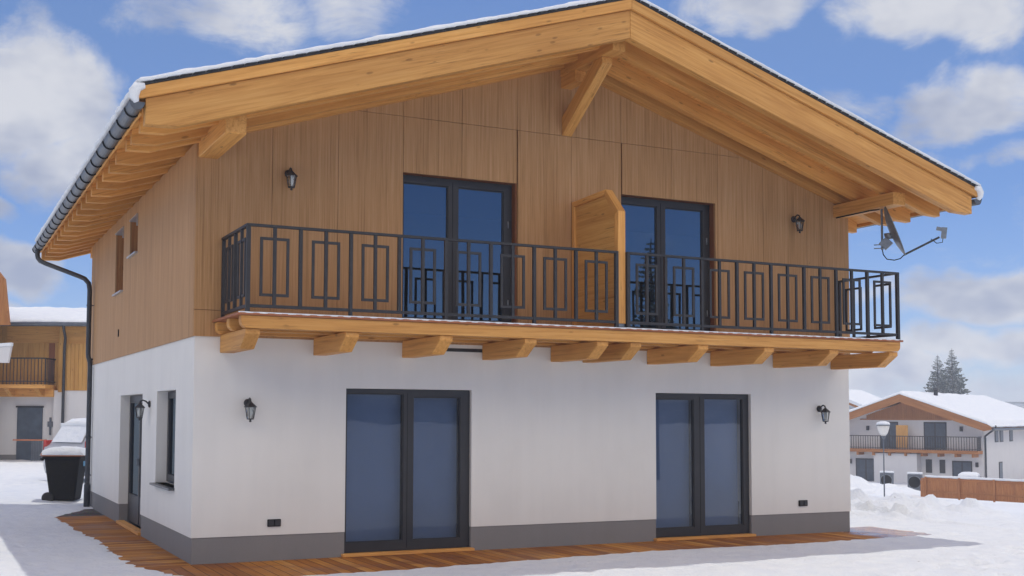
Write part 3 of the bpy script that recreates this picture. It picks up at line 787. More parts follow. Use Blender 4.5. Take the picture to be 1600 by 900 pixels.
# ------------------------------------------------------------------ wheelie bin behind the downpipe
def wheelie_bin(loc, rz_):
    t = thing('wheelie_bin', 'black wheelie bin with snow on its lid beside the downpipe', 'bin', loc, rz_)
    b = MB(); h = .93
    bt = [(-.24,-.26),(.24,-.26),(.24,.22),(-.24,.22)]; tp = [(-.29,-.36),(.29,-.36),(.29,.34),(-.29,.34)]
    vs = [(x,y,.06) for x,y in bt]+[(x*1.0,y,h) for x,y in tp]
    b.add(vs, [(0,3,2,1),(4,5,6,7)]+[(i,(i+1)%4,(i+1)%4+4,i+4) for i in range(4)])
    b.build('body', BLACKP, t, bevel=.025)
    MB().box(-.31, .31, -.385, .365, h-.045, h+.005).build('rim', ORANGEP if False else BLACKP, t, bevel=.01)
    lid = MB().prism([(-.40,h+.008),(-.40,h+.04),(-.2,h+.085),(.25,h+.095),(.40,h+.06),(.40,h+.008)], 'x', -.315, .315).build('lid', ORANGEP, t, bevel=.012)
    sn = MB(); n = 14; vs = []; fs = []
    for i in range(n+1):
        for j in range(n+1):
            u, v = i/n, j/n; x = -.33+.66*u; y = -.42+.84*v
            e = min(1, min(u,1-u)*6, min(v,1-v)*6); e = math.sqrt(max(0,1-(1-e)**2))
            z = h+.055+.05*math.sin(math.pi*v)+.085*e+.02*noise.noise(Vector((x*7,y*7,3)))
            if e < .1: z -= .03+.02*noise.noise(Vector((x*9,y*9,1)))
            vs.append((x,y,z))
    m_ = len(vs); vs += [(v[0],v[1],h+.03) for v in vs]; w = n+1
    for i in range(n):
        for j in range(n):
            a = i*w+j; fs.append((a,a+w,a+w+1,a+1)); fs.append((m_+a,m_+a+1,m_+a+w+1,m_+a+w))
        fs.append((i*w,m_+i*w,m_+i*w+w,i*w+w)); fs.append((i*w+n,i*w+w+n,m_+i*w+w+n,m_+i*w+n)); fs.append((i,i+1,m_+i+1,m_+i)); fs.append((n*w+i,m_+n*w+i,m_+n*w+i+1,n*w+i+1))
    sn.add(vs, fs, True).build('snow_cap', SNOW, lid)
    for s in (-1, 1):
        wl = MB().lathe([(.105,-.03),(.115,-.02),(.115,.02),(.105,.03)], (0,0,0), 18)
        wl.v = [(s*.27+v[2], .25+v[0], .115+v[1]) for v in wl.v]
        wl.build('wheel', RUBBER, t)
    MB().tube([(-.22,.36,h-.07),(-.22,.42,h-.05),(.22,.42,h-.05),(.22,.36,h-.07)], .017, 7).build('handle', BLACKP, t)
    MB().box(.02, .16, -.352, -.345, h-.20, h-.10).build('sticker', BLUEP, t)
    return t
wheelie_bin((-.36, 10.35, .02), R(68))

# ------------------------------------------------------------------ parked car behind the bin
def car(name, label, loc, rz_, deep=.08, group=None):
    """hatchback, nose along local +x"""
    t = thing(name, label, 'car', loc, rz_, group)
    # side profile stations: (x, z_low, z_belt, z_roof, half width belt, half width roof)
    st = [(-2.10,.45,.85,.85,.70,.70),(-2.05,.32,.98,.98,.82,.80),(-1.95,.28,1.02,1.10,.86,.72),(-1.62,.26,1.04,1.60,.88,.64),(-1.0,.24,1.02,1.66,.89,.64),(0,.24,1.00,1.64,.89,.64),(.55,.24,.99,1.50,.89,.66),(1.05,.26,.98,1.06,.88,.74),(1.75,.28,.90,.92,.84,.76),(2.05,.34,.76,.78,.76,.66),(2.14,.45,.62,.62,.62,.60)]
    b = MB(); vs = []; fs = []
    for x, zl, zb, zr_, hb, hr in st:
        ring = [(hb*.90,zl),(hb,zl+.18),(hb,zb-.10),(hb*.975,zb),(hr,max(zb+.001,zr_-.05)),(hr*.82,zr_)]
        vs += [(x,-y,z) for y,z in ring]+[(x,y,z) for y,z in ring[::-1]]
    n = 12
    for i in range(len(st)-1):
        for k in range(n): fs.append((i*n+k, i*n+(k+1)%n, (i+1)*n+(k+1)%n, (i+1)*n+k))
    fs.append(list(range(n))); fs.append([(len(st)-1)*n+k for k in range(n)][::-1])
    body = b.add(vs, fs, True).build('body', CARP, t)
    for s in (-1, 1):
        for q in ([(-1.50,1.10),(-1.42,1.50),(-.75,1.54),(-.75,1.10)], [(-.68,1.10),(-.68,1.54),(.12,1.53),(.12,1.10)], [(.18,1.10),(.18,1.53),(.50,1.44),(.92,1.10)]):
            m = MB(); pts = []
            for x, z in q:
                k = (z-1.0)/.62; pts.append((x, s*(.872-.228*k+.012), z))
            m.add(pts+[(x, y-s*.02, z) for x,y,z in pts], [(0,1,2,3),(7,6,5,4),(0,4,5,1),(1,5,6,2),(2,6,7,3),(3,7,4,0)]); m.build('side_window', GLASS if False else DARKGL, body)
        MB().box(.72,.90,min(s*.90,s*1.06),max(s*.90,s*1.06),1.04,1.18).build('mirror', BLACKP, body, bevel=.02)
        MB().box(-2.03,-1.80,min(s*.74,s*.885),max(s*.74,s*.885),.80,1.16).build('tail_light', REDP, body, bevel=.02)
        MB().box(1.92,2.09,min(s*.50,s*.74),max(s*.50,s*.74),.62,.76).build('headlight', LGLASS, body, bevel=.02)
        for x in (-1.28, 1.32):
            w = MB().lathe([(.20,-.10),(.31,-.10),(.33,-.07),(.33,.07),(.31,.10),(.20,.10)], (0,0,0), 22)
            w.v = [(x+v[0], s*.80+v[2], .33+v[1]) for v in w.v]
            wo = w.build('wheel', RUBBER, t)
            r_ = MB().lathe([(.05,.105),(.20,.095)], (0,0,0), 16); r_.v = [(x+v[0], s*(.80+v[2]), .33+v[1]) for v in r_.v]; r_.build('rim', GALV, wo)
    MB().add([(-1.97,-.58,1.12),(-1.97,.58,1.12),(-1.70,.52,1.52),(-1.70,-.52,1.52),(-2.0,-.58,1.12),(-2.0,.58,1.12),(-1.73,.52,1.53),(-1.73,-.52,1.53)], [(0,1,2,3),(4,7,6,5),(0,4,5,1),(1,5,6,2),(2,6,7,3),(3,7,4,0)]).build('rear_window', SNOW, body)
    MB().box(-2.16,-2.08,-.26,.26,.62,.74).build('number_plate', ALU, body)
    sn = MB(); xs_ = [-1.72+.12*i for i in range(20)]; vs = []; fs = []; nn = 9
    for i, x in enumerate(xs_):
        for j in range(nn):
            v = j/(nn-1); y = -.60+1.2*v
            e = min(1, (min(v,1-v)*6+.1), (min(i,len(xs_)-1-i)*.5+.1)); e = math.sqrt(max(0,1-(1-min(1,e))**2))
            zr_ = 1.66 if x > -1.5 and x < .1 else (1.60 if x <= -1.5 else 1.66-.38*(x-.1))
            vs.append((x,y,zr_-.03*abs(y)/.6+deep*e+.012*noise.noise(Vector((x*5,y*5,0)))))
    m_ = len(vs); vs += [(x,y,z-deep-.06) for x,y,z in vs]
    for i in range(len(xs_)-1):
        for j in range(nn-1):
            a = i*nn+j; fs.append((a,a+nn,a+nn+1,a+1)); fs.append((m_+a,m_+a+1,m_+a+nn+1,m_+a+nn))
        a = i*nn; fs.append((a,m_+a,m_+a+nn,a+nn)); a += nn-1; fs.append((a,a+nn,m_+a+nn,m_+a))
    for j in range(nn-1):
        fs.append((j,j+1,m_+j+1,m_+j)); a = (len(xs_)-1)*nn+j; fs.append((a,m_+a,m_+a+1,a+1))
    sn.add(vs, fs, True).build('snow_cap', SNOW, body)
    return t
DARKGL = m_simple('dark_car_glass', (.012,.014,.018), .12, var=.1)
car('parked_car', 'silver car with snow on its roof behind the wheelie bin', (2.05,18.1,-.05), R(32))
car('parked_car', 'snow covered car behind the wooden fence by the far house', (60.0,41.2,-3.62), R(38), .16)

# ------------------------------------------------------------------ neighbouring house, left
XL = Vector((.907,-.421,0)); rzl = math.atan2(XL.y, XL.x)
nl = thing('neighbour_house', 'timber clad house with white ground floor and dark balcony behind the wheelie bin', 'house', (1.2,31.7,0), rzl)
MB().box(-7, .29, .12, 8, -.3, 2.60).box(.29, 9, -.15, 8, -.3, 2.66).build('plaster_wall', PLASTER_FAR, nl)
MB().box(-7.01, .28, .10, .119, -.2, .25).build('plinth', PLINTH, nl)
mb = MB()
x = -7.0
while x < .58: mb.box(x+.004, x+.196, .10, .14, 2.60, 5.2); x += .20
x = .60
while x < 9: mb.box(x+.004, x+.146, -.19, -.15, 2.66, 5.2); x += .15
mb.box(-7, 9, .14, 8, 2.66, 5.2); mb.box(.45, .60, -.20, .1, 2.60, 5.2).build('cladding', WOODP, nl, ALONGZ)
MB().box(.60, 9, -.23, -.191, 4.42, 5.2).box(-1.6, .44, .06, .099, 4.45, 5.2).build('upper_boarding', WOOD, nl)
rf = MB(); rf.prism([(-.85,5.05),(-.85,5.16),(4,6.00),(8.9,5.16),(8.9,5.05),(4,5.84)], 'x', -8, 9.3)
rfo = rf.build('roof', TILE, nl)
sl = MB(); nu, nv = 26, 90; vs = []; fs = []
for i in range(nu+1):
    for j in range(nv+1):
        u, v = i/nu, j/nv; y = -.86+u*9.72; X = -7.95+v*17.2
        e = min(1, min(u,1-u)*14+.15); zs_ = 5.17+(.84/4.85)*(4.85-abs(y-4.0))
        patch = .05*noise.noise(Vector((X*.9,y*1.2,0)))
        vs.append((X, y, zs_+.16*e+patch+.03*noise.noise(Vector((X*3,y*3,8)))))
m_ = len(vs); vs += [(a,b,5.165+(.84/4.85)*(4.85-abs(b-4.0))) for a,b,c_ in vs]; w = nv+1
for i in range(nu):
    for j in range(nv):
        a = i*w+j; fs.append((a,a+1,a+w+1,a+w)); fs.append((m_+a,m_+a+w,m_+a+w+1,m_+a+1))
for j in range(nv): fs.append((j,m_+j,m_+j+1,j+1))
for i in range(nu): a = i*w; fs.append((a,a+w,m_+a+w,m_+a)); a += nv; fs.append((a,m_+a,m_+a+w,a+w))
sl.add(vs, fs, True).build('snow_cover', SNOW, rfo)
MB().tube([(-8,-.93,5.08),(9.3,-.93,5.08)], .075, 8).build('gutter', GUTTER, rfo)
MB().tube([(.86,-.93,5.05),(.86,-.93,4.95),(.80,-.55,4.62),(.70,-.30,4.35),(.68,-.27,4.1),(.68,-.27,1.25),(.66,-.25,.0)], .055, 8).build('downpipe', PIPE, nl)
MB().box(-1.15, -.20, .07, .119, .0, 2.02).build('door', DOORBLUE, nl, bevel=.01)
MB().box(-1.20, -.15, .05, .069, 2.02, 2.08).build('door_frame', FRAME, nl)
MB().box(.06, .13, .08, .119, 1.0, 1.65).box(.00,.20,.06,.08,1.3,1.5).build('letter_box', GREYPL, nl)
MB().box(-.02, .20, .085, .099, 2.95, 4.55).build('balcony_door', REVEAL, nl, ALONGZ)
bl = MB().box(-2.6, .26, -1.0, .1, 2.72, 2.86).build('balcony', WOOD, nl)
MB().box(-2.6, .30, -.25, .11, 2.42, 2.715).build('edge_beam', WOOD, bl)
for x in (-1.2, -.1):
    MB().prism([(.1,2.45),(.1,2.71),(-.9,2.71),(-.9,2.66),(-.5,2.45)], 'x', x-.08, x+.08).build('support_bracket', WOOD, bl, ALONGY)
MB().box(-2.6, .25, -1.0, -.96, 3.80, 3.85).box(-2.6, .25, -1.0, -.97, 2.96, 2.99).box(.21,.25,-.96,.1,3.80,3.85).box(.22,.25,-.96,.1,2.96,2.99).build('railing', IRON, nl)
rlo = [o for o in nl.children if o.name.startswith('railing')][-1]
for k in range(23):
    x = -2.58+.128*k; MB().box(x-.012, x+.012, -.992, -.972, 2.861, 3.80).build('baluster', IRON, rlo)
for k in range(7): MB().box(.223, .247, -.9+.14*k-.012, -.9+.14*k+.012, 2.861, 3.80).build('baluster', IRON, rlo)
MB().box(-.15, .22, -1.9, -1.86, .55, .98).box(-1.2,-1.16,-1.9,-1.86,.0,.95).build('x', IRON, nl) if False else None
# low dark railing and reddish bar in front of its door
t = thing('garden_gate', 'low dark slatted gate with a red top bar in front of the grey door', 'gate', (1.2,31.7,0), rzl)
MB().box(-.90, .34, -.93, -.89, .80, .85).build('top_bar', ORANGEP, t)
mb = MB()
for k in range(12): mb.box(-.22+.06*k, -.185+.06*k, -.925, -.895, .02, .80)
mb.build('slats', GREYPL, t)

# sliver of a nearer timber house at the left edge
t = thing('timber_house', 'timber gable edge of a house cut off by the left picture edge', 'house', (1.2,31.7,0), rzl)
MB().prism([(-6,4.95),(-.65,4.95),(-.86,6.60),(-2.4,8.5),(-6,8.5)], 'y', -2.2, -2.05).build('gable_boarding', WOODBROWN, t, ALONGZ)
MB().box(-6, -1.9, -2.04, -.9, -.3, 6.2).build('plaster_wall', PLASTER_FAR, t)
cn = MB().prism([(-2.4,3.60),(-.66,3.60),(-.56,4.20),(-2.4,4.05)], 'y', -2.2, -2.05).build('canopy', PLASTER_FAR, t)
MB().prism([(-2.4,4.055),(-.54,4.205),(-.54,4.32),(-2.4,4.18)], 'y', -2.25, -2.05).build('snow_cover', SNOW, cn)

# ------------------------------------------------------------------ far house, right
gxd = Vector((.44,-.898,0)).normalized()
rzr = math.atan2(gxd.y, gxd.x)
ORG = Vector((64.8,50.8,-3.55))-gxd*5.19
fh = thing('far_house', 'white house with snowy gable roof and long dark balcony beyond the fence', 'house', tuple(ORG), rzr)
DD = 22.0; RX = 5.0
def rzf(k, x): return k-.36*abs(x-RX)
MB().box(0, W, 0, DD, -.5, 5.15).prism([(0,5.151),(W,5.151),(RX+.3,6.6)], 'y', .01, DD-.01).build('plaster_wall', PLASTER_FAR, fh)
MB().box(2.75, 5.95, -1.0, -.01, -.5, 2.62).build('porch_block', PLASTER_FAR, fh)
mb = MB(); x = 1.9
while x < 8.3:
    h0 = 5.22; zt = min(rzf(6.62, x), rzf(6.62, x+.14)); 
    if zt > h0: mb.box(x+.004, x+.136, -.05, -.001, h0, zt)
    x += .14
mb.build('gable_boarding', WOODBROWN, fh, ALONGZ)
MB().box(1.4, 8.7, -.06, -.002, 5.13, 5.215).build('gable_trim', WOODBROWN, fh)
rf = MB()
for s in (-1, 1):
    xe = RX+s*6.35
    rf.prism([(RX,6.78),(xe,rzf(6.78,xe)),(xe,rzf(7.08,xe)),(RX,7.08)], 'y', -1.7, DD+.8)
rfo = rf.build('roof', WOODBROWN, fh)
for s in (-1, 1):
    xe = RX+s*6.4; fr_ = frx((RX,0,7), (s, 0, -.36))
    MB().prism([(RX+s*.003,6.48),(xe-s*.5,rzf(6.50,xe-s*.5)),(xe,rzf(6.78,xe)),(xe,rzf(7.06,xe)),(RX+s*.003,7.06)], 'y', -1.78, -1.705).build('verge_board', WOODBROWN, rfo, fr_)
    vs = []; fs = []; nu, nv = 40, 60
    for i in range(nu+1):
        for j in range(nv+1):
            u, v = i/nu, j/nv; X = RX+s*6.46*u; Y = -1.82+(DD+2.7)*v
            e = min(1, (1-u)*18+.2, min(v,1-v)*25+.2)
            vs.append((X, Y, rzf(7.09,X)+.26*e+.05*noise.noise(Vector((X*.6,Y*.6,s)))-(.16*ss(.93,1,u))))
    m_ = len(vs); vs += [(a,b,rzf(7.085,a)) for a,b,c_ in vs]; w = nv+1
    for i in range(nu):
        for j in range(nv):
            a = i*w+j; fs.append((a,a+1,a+w+1,a+w)); fs.append((m_+a,m_+a+w,m_+a+w+1,m_+a+1))
        a = i*w; fs.append((a,a+w,m_+a+w,m_+a)); a += nv; fs.append((a,m_+a,m_+a+w,a+w))
    for j in range(nv): a = nu*w+j; fs.append((a,a+1,m_+a+1,m_+a))
    MB().add(vs, fs, True).build('snow_cover', SNOW, rfo)
    xg = RX+s*6.5
    MB().tube([(xg,-1.6,rzf(6.85,xg)),(xg,DD+.8,rzf(6.85,xg))], .09, 8).build('gutter', GUTTER, rfo)
for y in (4.6, 5.0): MB().lathe([(.10,0),(.10,.55),(.15,.56),(.15,.68),(.06,.74)], (RX+.7, y, 6.95), 10).build('vent_pipe', PIPE, rfo)
for x0_, x1_, z0_, z1_, nm in ((2.95,4.30,2.96,5.0,'balcony_door'),(6.20,7.85,2.96,5.0,'balcony_door'),(1.0,2.6,.1,2.15,'patio_door'),(8.2,9.6,.1,2.15,'patio_door')):
    f = MB().box(x0_, x1_, -.035, -.003, z0_, z1_).build(nm, FRAME, fh)
    m_x = (x0_+x1_)/2
    for a, b in ((x0_+.08,m_x-.05),(m_x+.05,x1_-.08)): MB().box(a, b, -.045, -.036, z0_+.12, z1_-.1).build('glass_pane', DOORBLUE, f)
MB().box(6.3, 6.75, -.035, -.003, 1.2, 2.2).build('window', FRAME, fh); MB().box(7.3, 7.7, -.035, -.003, 1.2, 2.2).build('window', FRAME, fh)
MB().box(4.38, 5.25, -.75, -.70, 2.98, 4.75).build('privacy_screen', WOODP, fh, ALONGZ)
for y, z0_, z1_ in ((3.2,3.5,4.7),(4.6,3.5,4.7),(4.2,.6,2.0),(7.5,3.5,4.7)):
    f = MB().box(W+.003, W+.04, y, y+.95, z0_, z1_).build('side_window', FRAME, fh)
    MB().box(W+.041, W+.05, y+.1, y+.85, z0_+.1, z1_-.1).build('glass_pane', DOORBLUE, f)
bl = MB().box(.1, 10.35, -1.32, -.002, 2.70, 2.93).build('balcony', WOODBROWN, fh)
for k in range(9): MB().box(.3+1.2*k, .46+1.2*k, -1.2, -.002, 2.45, 2.695).build('support_bracket', WOODBROWN, bl)
rl = MB().box(.15, 10.3, -1.30, -1.25, 3.90, 3.96).box(.15, 10.3, -1.29, -1.26, 3.02, 3.06)
for x in (.15, 10.25): rl.box(x, x+.05, -1.25, -.05, 3.90, 3.96).box(x+.01, x+.04, -1.25, -.05, 3.02, 3.06)
rl = rl.build('railing', IRON, fh)
first = None
for k in range(55):
    if first is None: first = MB().box(.20, .235, -1.292, -1.262, 2.931, 3.90).build('baluster', IRON, rl)
    else: c = first.copy(); COL.objects.link(c); c.parent = rl; c.location = (.184*k, 0, 0)
for k in range(6):
    for x in (.0, 10.06): c = first.copy(); COL.objects.link(c); c.parent = rl; c.location = (x, .1+.19*k, 0)
for x, z in ((2.0,4.5),(8.9,4.5),(1.0-.4,1.9),(9.95,1.9)): MB().box(x-.1, x+.1, -.16, -.003, z-.17, z+.17).build('wall_lamp', IRON, fh, bevel=.02)
MB().tube([(RX+6.5,-.9,4.75),(RX+6.4,-.7,4.55),(W+.12,.15,4.0),(W+.10,.25,3.8),(W+.10,.25,-.2)], .07, 7).build('downpipe', PIPE, fh)
MB().tube([(RX-6.5,-.9,4.75),(RX-6.4,-.7,4.55),(-.12,.15,4.0),(-.10,.25,3.8),(-.10,.25,-.2)], .07, 7).build('downpipe', PIPE, fh)

# timber house just left of the far house
t = thing('timber_house', 'narrow glimpse of a timber clad house left of the white far house', 'house', (68,62.5,-3.2), rzr)
MB().box(-4, 2.6, 0, 8, -.5, 2.6).build('plaster_wall', PLASTER_FAR, t)
MB().box(-4.03, 2.63, -.03, 8.03, 2.6, 5.6).build('cladding', WOODBROWN, t, ALONGZ)
rf = MB().prism([(-5,5.3),(-.7,7.0),(3.6,5.3),(3.6,5.5),(-.7,7.22),(-5,5.5)], 'y', -.8, 9).build('roof', WOODBROWN, t)
MB().prism([(-5,5.505),(-.7,7.225),(3.6,5.505),(3.6,5.75),(-.7,7.5),(-5,5.75)], 'y', -.85, 9.05).build('snow_cover', SNOW, rf)

# wooden fence
A = Vector((47.4,33.5,0)); Bv = Vector((.26,-.966,0)); rzfn = math.atan2(Bv.y, Bv.x)
zf = -2.46
fe = thing('wooden_fence', 'low reddish brown board fence capped with snow in front of the far house', 'fence', (A.x,A.y,zf), rzfn)
fl = 16.0; x = 0; mb = MB(); rf_ = random.Random(5)
while x < fl:
    h = .98; h *= .55+.45*min(1, (x+.10)/.35)**.5 if x < .4 else 1
    mb.box(x+.004, x+.136, 0, .022, -.15, h+rf_.uniform(-.006,.006)); x += .14
mb.build('board_panel', WOODFENCE, fe, ALONGZ)
for z in (.12, .80): MB().box(.05, fl, -.045, -.002, z, z+.09).build('rail', WOODFENCE, fe)
for k in range(9): MB().box(.3+1.9*k, .40+1.9*k, -.10, -.046, -.2, .97).build('post', WOODFENCE, fe, ALONGZ)
MB().tube([(.3+.2*i, .0, 1.0+.012*noise.noise(Vector((i*.5,0,0)))) for i in range(79)], [.062+.025*noise.noise(Vector((i*.4,3,0))) for i in range(79)], 8).build('snow_cap', SNOW, fe)

# street lamp
t = thing('street_lamp', 'street lamp with a white opal globe under a snow cap', 'street lamp', (38.7,27.5,-2.2))
MB().tube([(0,0,-.3),(0,0,3.0)], [.034,.028], 8).build('pole', GREYPL, t)
MB().lathe([(.06,2.96),(.10,3.06),(.13,3.10)], (0,0,0), 12).build('collar', GREYPL, t)
MB().lathe([(.10,3.10),(.20,3.25),(.27,3.48),(.29,3.60)], (0,0,0), 18).build('globe', BULB, t)
cp = MB().lathe([(.31,3.60),(.30,3.64),(.20,3.68)], (0,0,0), 18).build('lamp_cap', GREYPL, t)
MB().lathe([(.31,3.645),(.31,3.70),(.26,3.76),(.12,3.80),(.01,3.805)], (0,0,0), 18).build('snow_cap', SNOW, cp)

# heat pump units in the snow in front of the far house
def unit(label, loc):
    t = thing('heat_pump', label, 'heat pump', loc, rzr+R(8), 'heat pumps standing in the snow by the far house')
    MB().box(-.40, .40, -.20, .20, .0, 1.02).build('casing', GREYPL, t, bevel=.03)
    f = MB().lathe([(.34,.0),(.36,.02),(.36,.035),(.30,.04)], (0,0,0), 24); f.v = [(.0+v[0], -.20-v[2], .55+v[1]) for v in f.v]; f.build('fan_grille', BLACKP, t)
    r_ = MB(); pts = [(.36*math.cos(a*.2618), -.225, .55+.36*math.sin(a*.2618)) for a in range(25)]; r_.tube(pts, .022, 6).build('fan_ring', GALV, t)
    MB().box(-.43, .43, -.22, .22, 1.02, 1.14).build('snow_cap', SNOW, t, bevel=.05)
    return t
u0 = unit('grey heat pump at the left corner of the far house, half sunk in snow', (54.1,42.6,-2.85))
c = copy_tree(u0); c.location = (50.9,37.2,-2.62); c['label'] = 'grey heat pump close to the left end of the brown fence'

# snow heaps
def heap(name, loc, rx, ry, h, seed, label):
    mb = MB(); n = 26; vs = []; fs = []
    for i in range(n+1):
        for j in range(n+1):
            u, v = i/n*2-1, j/n*2-1; r = math.hypot(u, v)
            z = h*max(0, 1-r*r)**.8*(.75+.6*noise.noise(Vector((u*2.2+seed,v*2.2,0)))+.35*noise.noise(Vector((u*6,v*6,seed))))-.25*(r > 1)-.05
            vs.append((u*rx, v*ry, z))
    w = n+1
    for i in range(n):
        for j in range(n): a = i*w+j; fs.append((a,a+w,a+w+1,a+1))
    o = mb.add(vs, fs, True).build(name, SNOW); o.location = loc; tag(o, label, 'snow heap'); return o
heap('snow_heap', (43.0,36.5,-2.45), 4.0, 2.4, 1.15, 2, 'ploughed snow heap at the right side of the chalet, left of the heat pumps')
heap('snow_heap', (46.6,36.0,-2.55), 3.6, 2.6, .55, 6, 'low flat snow heap between the left heat pump and the fence end')

# ------------------------------------------------------------------ far spruces
def spruce(loc, h, rad, seed, label, low=.12):
    t = thing('spruce_tree', label, 'tree', loc, 0, 'spruces rising behind the far house')
    rr = random.Random(seed)
    MB().tube([(0,0,-1),(0,0,h*.5),(0,0,h)], [.35,.2,.02], 7).build('trunk', BARK, t)
    mb = MB(); z = h*low
    while z < h-.15:
        f = 1-z/h; L = rad*(f**.85)*rr.uniform(.75,1.15)+.12; nb = max(9, int(22*f)+9)
        for k in range(nb):
            a = rr.uniform(0, 2*math.pi); l = L*rr.uniform(.6,1.12); dx, dy = math.cos(a), math.sin(a); sag = -.25-.35*f
            segs = 4; pw = None
            for q in range(segs):
                t0, t1 = q/segs, (q+1)/segs
                p0 = Vector((dx*l*t0, dy*l*t0, z+sag*l*t0+.35*l*t0*t0)); p1 = Vector((dx*l*t1, dy*l*t1, z+sag*l*t1+.35*l*t1*t1))
                for w_ in range(3):
                    sd_ = Vector((-dy,dx,0))*rr.uniform(-1,1)*l*.30*(1.1-t0); dr = Vector((0,0,-rr.uniform(.05,.32)*l*.5))
                    e = p1+sd_+dr*.6
                    mb.add([p0, p0+(p1-p0)*.5+sd_*.3+Vector((0,0,.06)), e, p0+(p1-p0)*.4+sd_*.6+dr], [(0,1,2,3)])
        z += .20+.16*f
    mb.build('crown', NEEDLES, t)
    return t
spruce((140.5,117.4,-6), 17.6, 5.6, 1, 'shorter snow dusted spruce, left one of the pair behind the far house')
spruce((142.4,116.3,-6), 18.6, 5.8, 2, 'taller snow dusted spruce, right one of the pair behind the far house')

spruce((27,-29.5,-.3), 10.2, 2.3, 5, 'dark spruce across the snow, mirrored in the right balcony door', .36)
# ------------------------------------------------------------------ hills
hm = MB(); na, nr = 240, 14; vs = []; fs = []
for i in range(na):
    a = 2*math.pi*i/na
    for j in range(nr):
        r = 300+j*13
        f = j/(nr-1)
        hh = (5+6*f)*(1+.5*noise.noise(Vector((math.cos(a)*3,math.sin(a)*3,f*2))))+2*noise.noise(Vector((math.cos(a)*14,math.sin(a)*14,f*6)))
        if j == 0: hh = -9
        vs.append((r*math.cos(a)+40, r*math.sin(a)+30, hh-3))
for i in range(na):
    for j in range(nr-1):
        i2 = (i+1) % na; fs.append((i*nr+j, i2*nr+j, i2*nr+j+1, i*nr+j+1))
tag(hm.add(vs, fs, True).build('hills', HILL), kind='structure')

# ------------------------------------------------------------------ air
hz = MB().box(-480, 560, -490, 550, -14, 17).build('haze', SNOW); hz.data.materials.clear()
m, nt, out = new_mat('cold_haze'); vp = nt.nodes.new('ShaderNodeVolumePrincipled')
vp.inputs['Color'].default_value = (.90,.94,1.0,1); vp.inputs['Density'].default_value = .0010
nt.links.new(vp.outputs[0], out.inputs['Volume']); hz.data.materials.append(m); tag(hz, kind='stuff')
# ------------------------------------------------------------------ sky, sun, camera
SUN_A, SUN_B = .16, .125           # sideways shadow per metre of height: to -x and to -y
el = math.atan2(1, math.hypot(SUN_A, SUN_B)); sd = Vector((SUN_A, SUN_B, 1)).normalized()   # towards the sun
sl_ = bpy.data.lights.new('sun', 'SUN'); sl_.energy = 2.0; sl_.angle = R(.5); sl_.color = (1,.955,.88)
so = bpy.data.objects.new('sun', sl_); COL.objects.link(so); so.rotation_euler = sd.to_track_quat('Z', 'Y').to_euler()
so.location = (5, 5, 40)
w = bpy.data.worlds.new('World'); sc.world = w; w.use_nodes = True
nt = w.node_tree; nt.nodes.clear(); t = NT(nt)
out = t.n('ShaderNodeOutputWorld'); bg = t.n('ShaderNodeBackground')
sky = t.n('ShaderNodeTexSky', sky_type='NISHITA', sun_disc=False)
sky.sun_elevation = el; sky.sun_rotation = math.atan2(sd.x, sd.y); sky.altitude = 900; sky.air_density = 1.0; sky.dust_density = .3; sky.ozone_density = 2.0
tc = t.n('ShaderNodeTexCoord'); dirv = tc.outputs['Generated']; s3 = t.sep(dirv)
# azimuth (radians from +y towards +x) and elevation of the sky direction
az = t.math('ARCTAN2', s3[0], s3[1]); elv = t.math('ARCSINE', s3[2])
warp = t.noise(dirv, 5.0, 4, .6); warp2 = t.noise(t.mapping(dirv, (1,1,1), (7,3,1)), 5.0, 4, .6)
azw = t.math('ADD', az, t.math('MULTIPLY', t.math('SUBTRACT', warp, .5), .20))
elw = t.math('ADD', elv, t.math('MULTIPLY', t.math('SUBTRACT', warp2, .5), .12))
BLOBS = []   # (az, el, r_az, r_el, weight) in degrees
def blob(a, e, ra, re, wt=1): BLOBS.append((a, e, ra, re, wt))
for b_ in ((4.4,14.8,5.4,3.7,1.15),(7.0,11.9,4.4,2.7,.9),(12.5,19.2,6,2.2,.75),(18.5,19.3,4,1.6,.55),(40.5,19.3,5.5,1.7,.8),(48.5,18.6,5.5,2.1,.95),
           (50.2,14.6,3.6,1.9,1.0),(45.5,14.3,2.0,1.0,.5),(50,12.3,3.2,.9,.65),(49.4,6.0,4.6,1.8,1.1),(45.3,6.4,2.6,.9,.7),(45,2.6,5.0,1.8,1.0),(50,3.6,5.0,1.2,1.0),(52,1.6,6,1.8,.6),
           (3.2,9.6,2.4,.9,.8),(4.0,6.6,3.6,2.0,1.05),(3.6,3.6,3.4,1.3,.8),(-12,12,9,4,1),(62,10,8,4,1),(-28,8,10,4,.9),(80,7,10,4,.9)): blob(*b_)
acc = None
for (a, e, ra, re, wt) in BLOBS:
    u = t.math('MULTIPLY', t.math('SUBTRACT', azw, R(a)), 1/R(ra)); v = t.math('MULTIPLY', t.math('SUBTRACT', elw, R(e)), 1/R(re))
    d2 = t.math('ADD', t.math('MULTIPLY', u, u), t.math('MULTIPLY', v, v))
    k = t.math('MULTIPLY', t.math('MAXIMUM', t.math('SUBTRACT', 1.0, d2), 0.0), wt)
    acc = k if acc is None else t.math('MAXIMUM', acc, k)
fb = t.noise(t.mapping(dirv, (1,1,1.7)), 10.0, 8, .66, .35)
wide = t.noise(t.mapping(dirv, (1,1,2.2), (3,1,5)), 2.6, 4, .6)
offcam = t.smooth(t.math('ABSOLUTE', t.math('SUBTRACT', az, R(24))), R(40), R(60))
fill_cloud = t.math('MULTIPLY', t.math('MULTIPLY', t.smooth(wide, .28, .52), 1.0), t.math('MULTIPLY', t.smooth(elv, R(17), R(26)), t.math('MAXIMUM', offcam, t.smooth(elv, R(24), R(34)))))  # cloud band outside the view, added and shaped as fill light
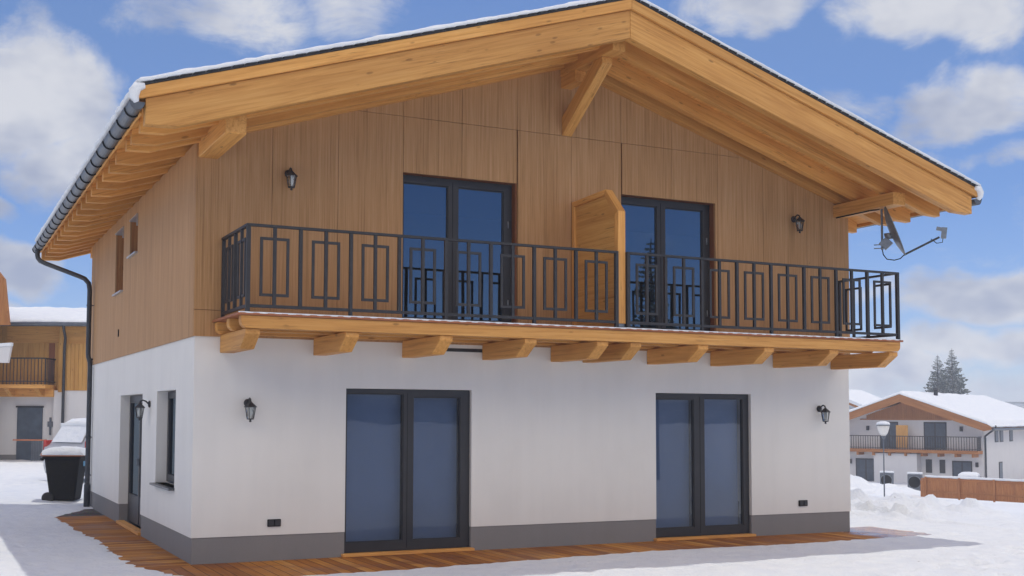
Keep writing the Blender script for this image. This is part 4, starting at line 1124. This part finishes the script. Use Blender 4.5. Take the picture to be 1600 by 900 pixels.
fill_cloud = t.math('MULTIPLY', fill_cloud, t.math('SUBTRACT', 1.0, t.math('MULTIPLY', t.smooth(elv, R(38), R(55)), .85)))
den = t.math('ADD', t.math('MAXIMUM', acc, fill_cloud), t.math('MULTIPLY', t.math('SUBTRACT', fb, .5), 1.9))
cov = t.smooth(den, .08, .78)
skyc = t.mix(1.0, sky.outputs[0], t.ramp(t.math('MULTIPLY', elv, 1/R(30), clamp=True), [(0,(.64,.72,1.02)),(.35,(.60,.73,1.0)),(.62,(.78,.86,1.04)),(1,(.58,.80,1.24))]), 'MULTIPLY')
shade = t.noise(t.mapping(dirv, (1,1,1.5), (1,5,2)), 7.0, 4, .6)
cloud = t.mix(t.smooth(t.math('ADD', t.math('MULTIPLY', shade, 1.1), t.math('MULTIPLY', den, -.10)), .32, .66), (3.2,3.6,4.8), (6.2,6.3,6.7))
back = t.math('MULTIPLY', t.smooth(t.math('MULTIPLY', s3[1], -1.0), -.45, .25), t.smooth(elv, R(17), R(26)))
fill_boost = t.math('MAXIMUM', back, t.math('MULTIPLY', t.smooth(elv, R(26), R(45)), .15))
cloud = t.mix(fill_boost, cloud, (17.0,14.7,12.2))  # unseen clouds behind the camera, made extra bright and warm to light the facade
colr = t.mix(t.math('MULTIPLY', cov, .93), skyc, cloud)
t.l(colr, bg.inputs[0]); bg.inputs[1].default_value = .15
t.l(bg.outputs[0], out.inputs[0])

cam = bpy.data.cameras.new('camera'); co = bpy.data.objects.new('camera', cam); COL.objects.link(co); sc.camera = co
yaw, pit, roll = .4374, .0604, .0045
f = Vector((math.sin(yaw)*math.cos(pit), math.cos(yaw)*math.cos(pit), math.sin(pit))); r = Vector((math.cos(yaw), -math.sin(yaw), 0)); u = r.cross(f)
r2 = r*math.cos(roll)+u*math.sin(roll); u2 = -r*math.sin(roll)+u*math.cos(roll)
M = Matrix((r2, u2, -f)).transposed().to_4x4(); M.translation = Vector((-2.9283,-13.9694,1.8059)); co.matrix_world = M
cam.sensor_fit = 'HORIZONTAL'; cam.sensor_width = 36; cam.lens = 1793.837/1600*36
cam.shift_x = (800-724.484)/1600; cam.shift_y = (540.23-450)/1600
cam.clip_start = .1; cam.clip_end = 6000
sc.view_settings.view_transform = 'Standard'; sc.view_settings.look = 'None'; sc.view_settings.exposure = -.41; sc.view_settings.gamma = 1
sc.render.engine = 'CYCLES'
sc.cycles.max_bounces = 8; sc.cycles.volume_bounces = 2; sc.cycles.transparent_max_bounces = 12
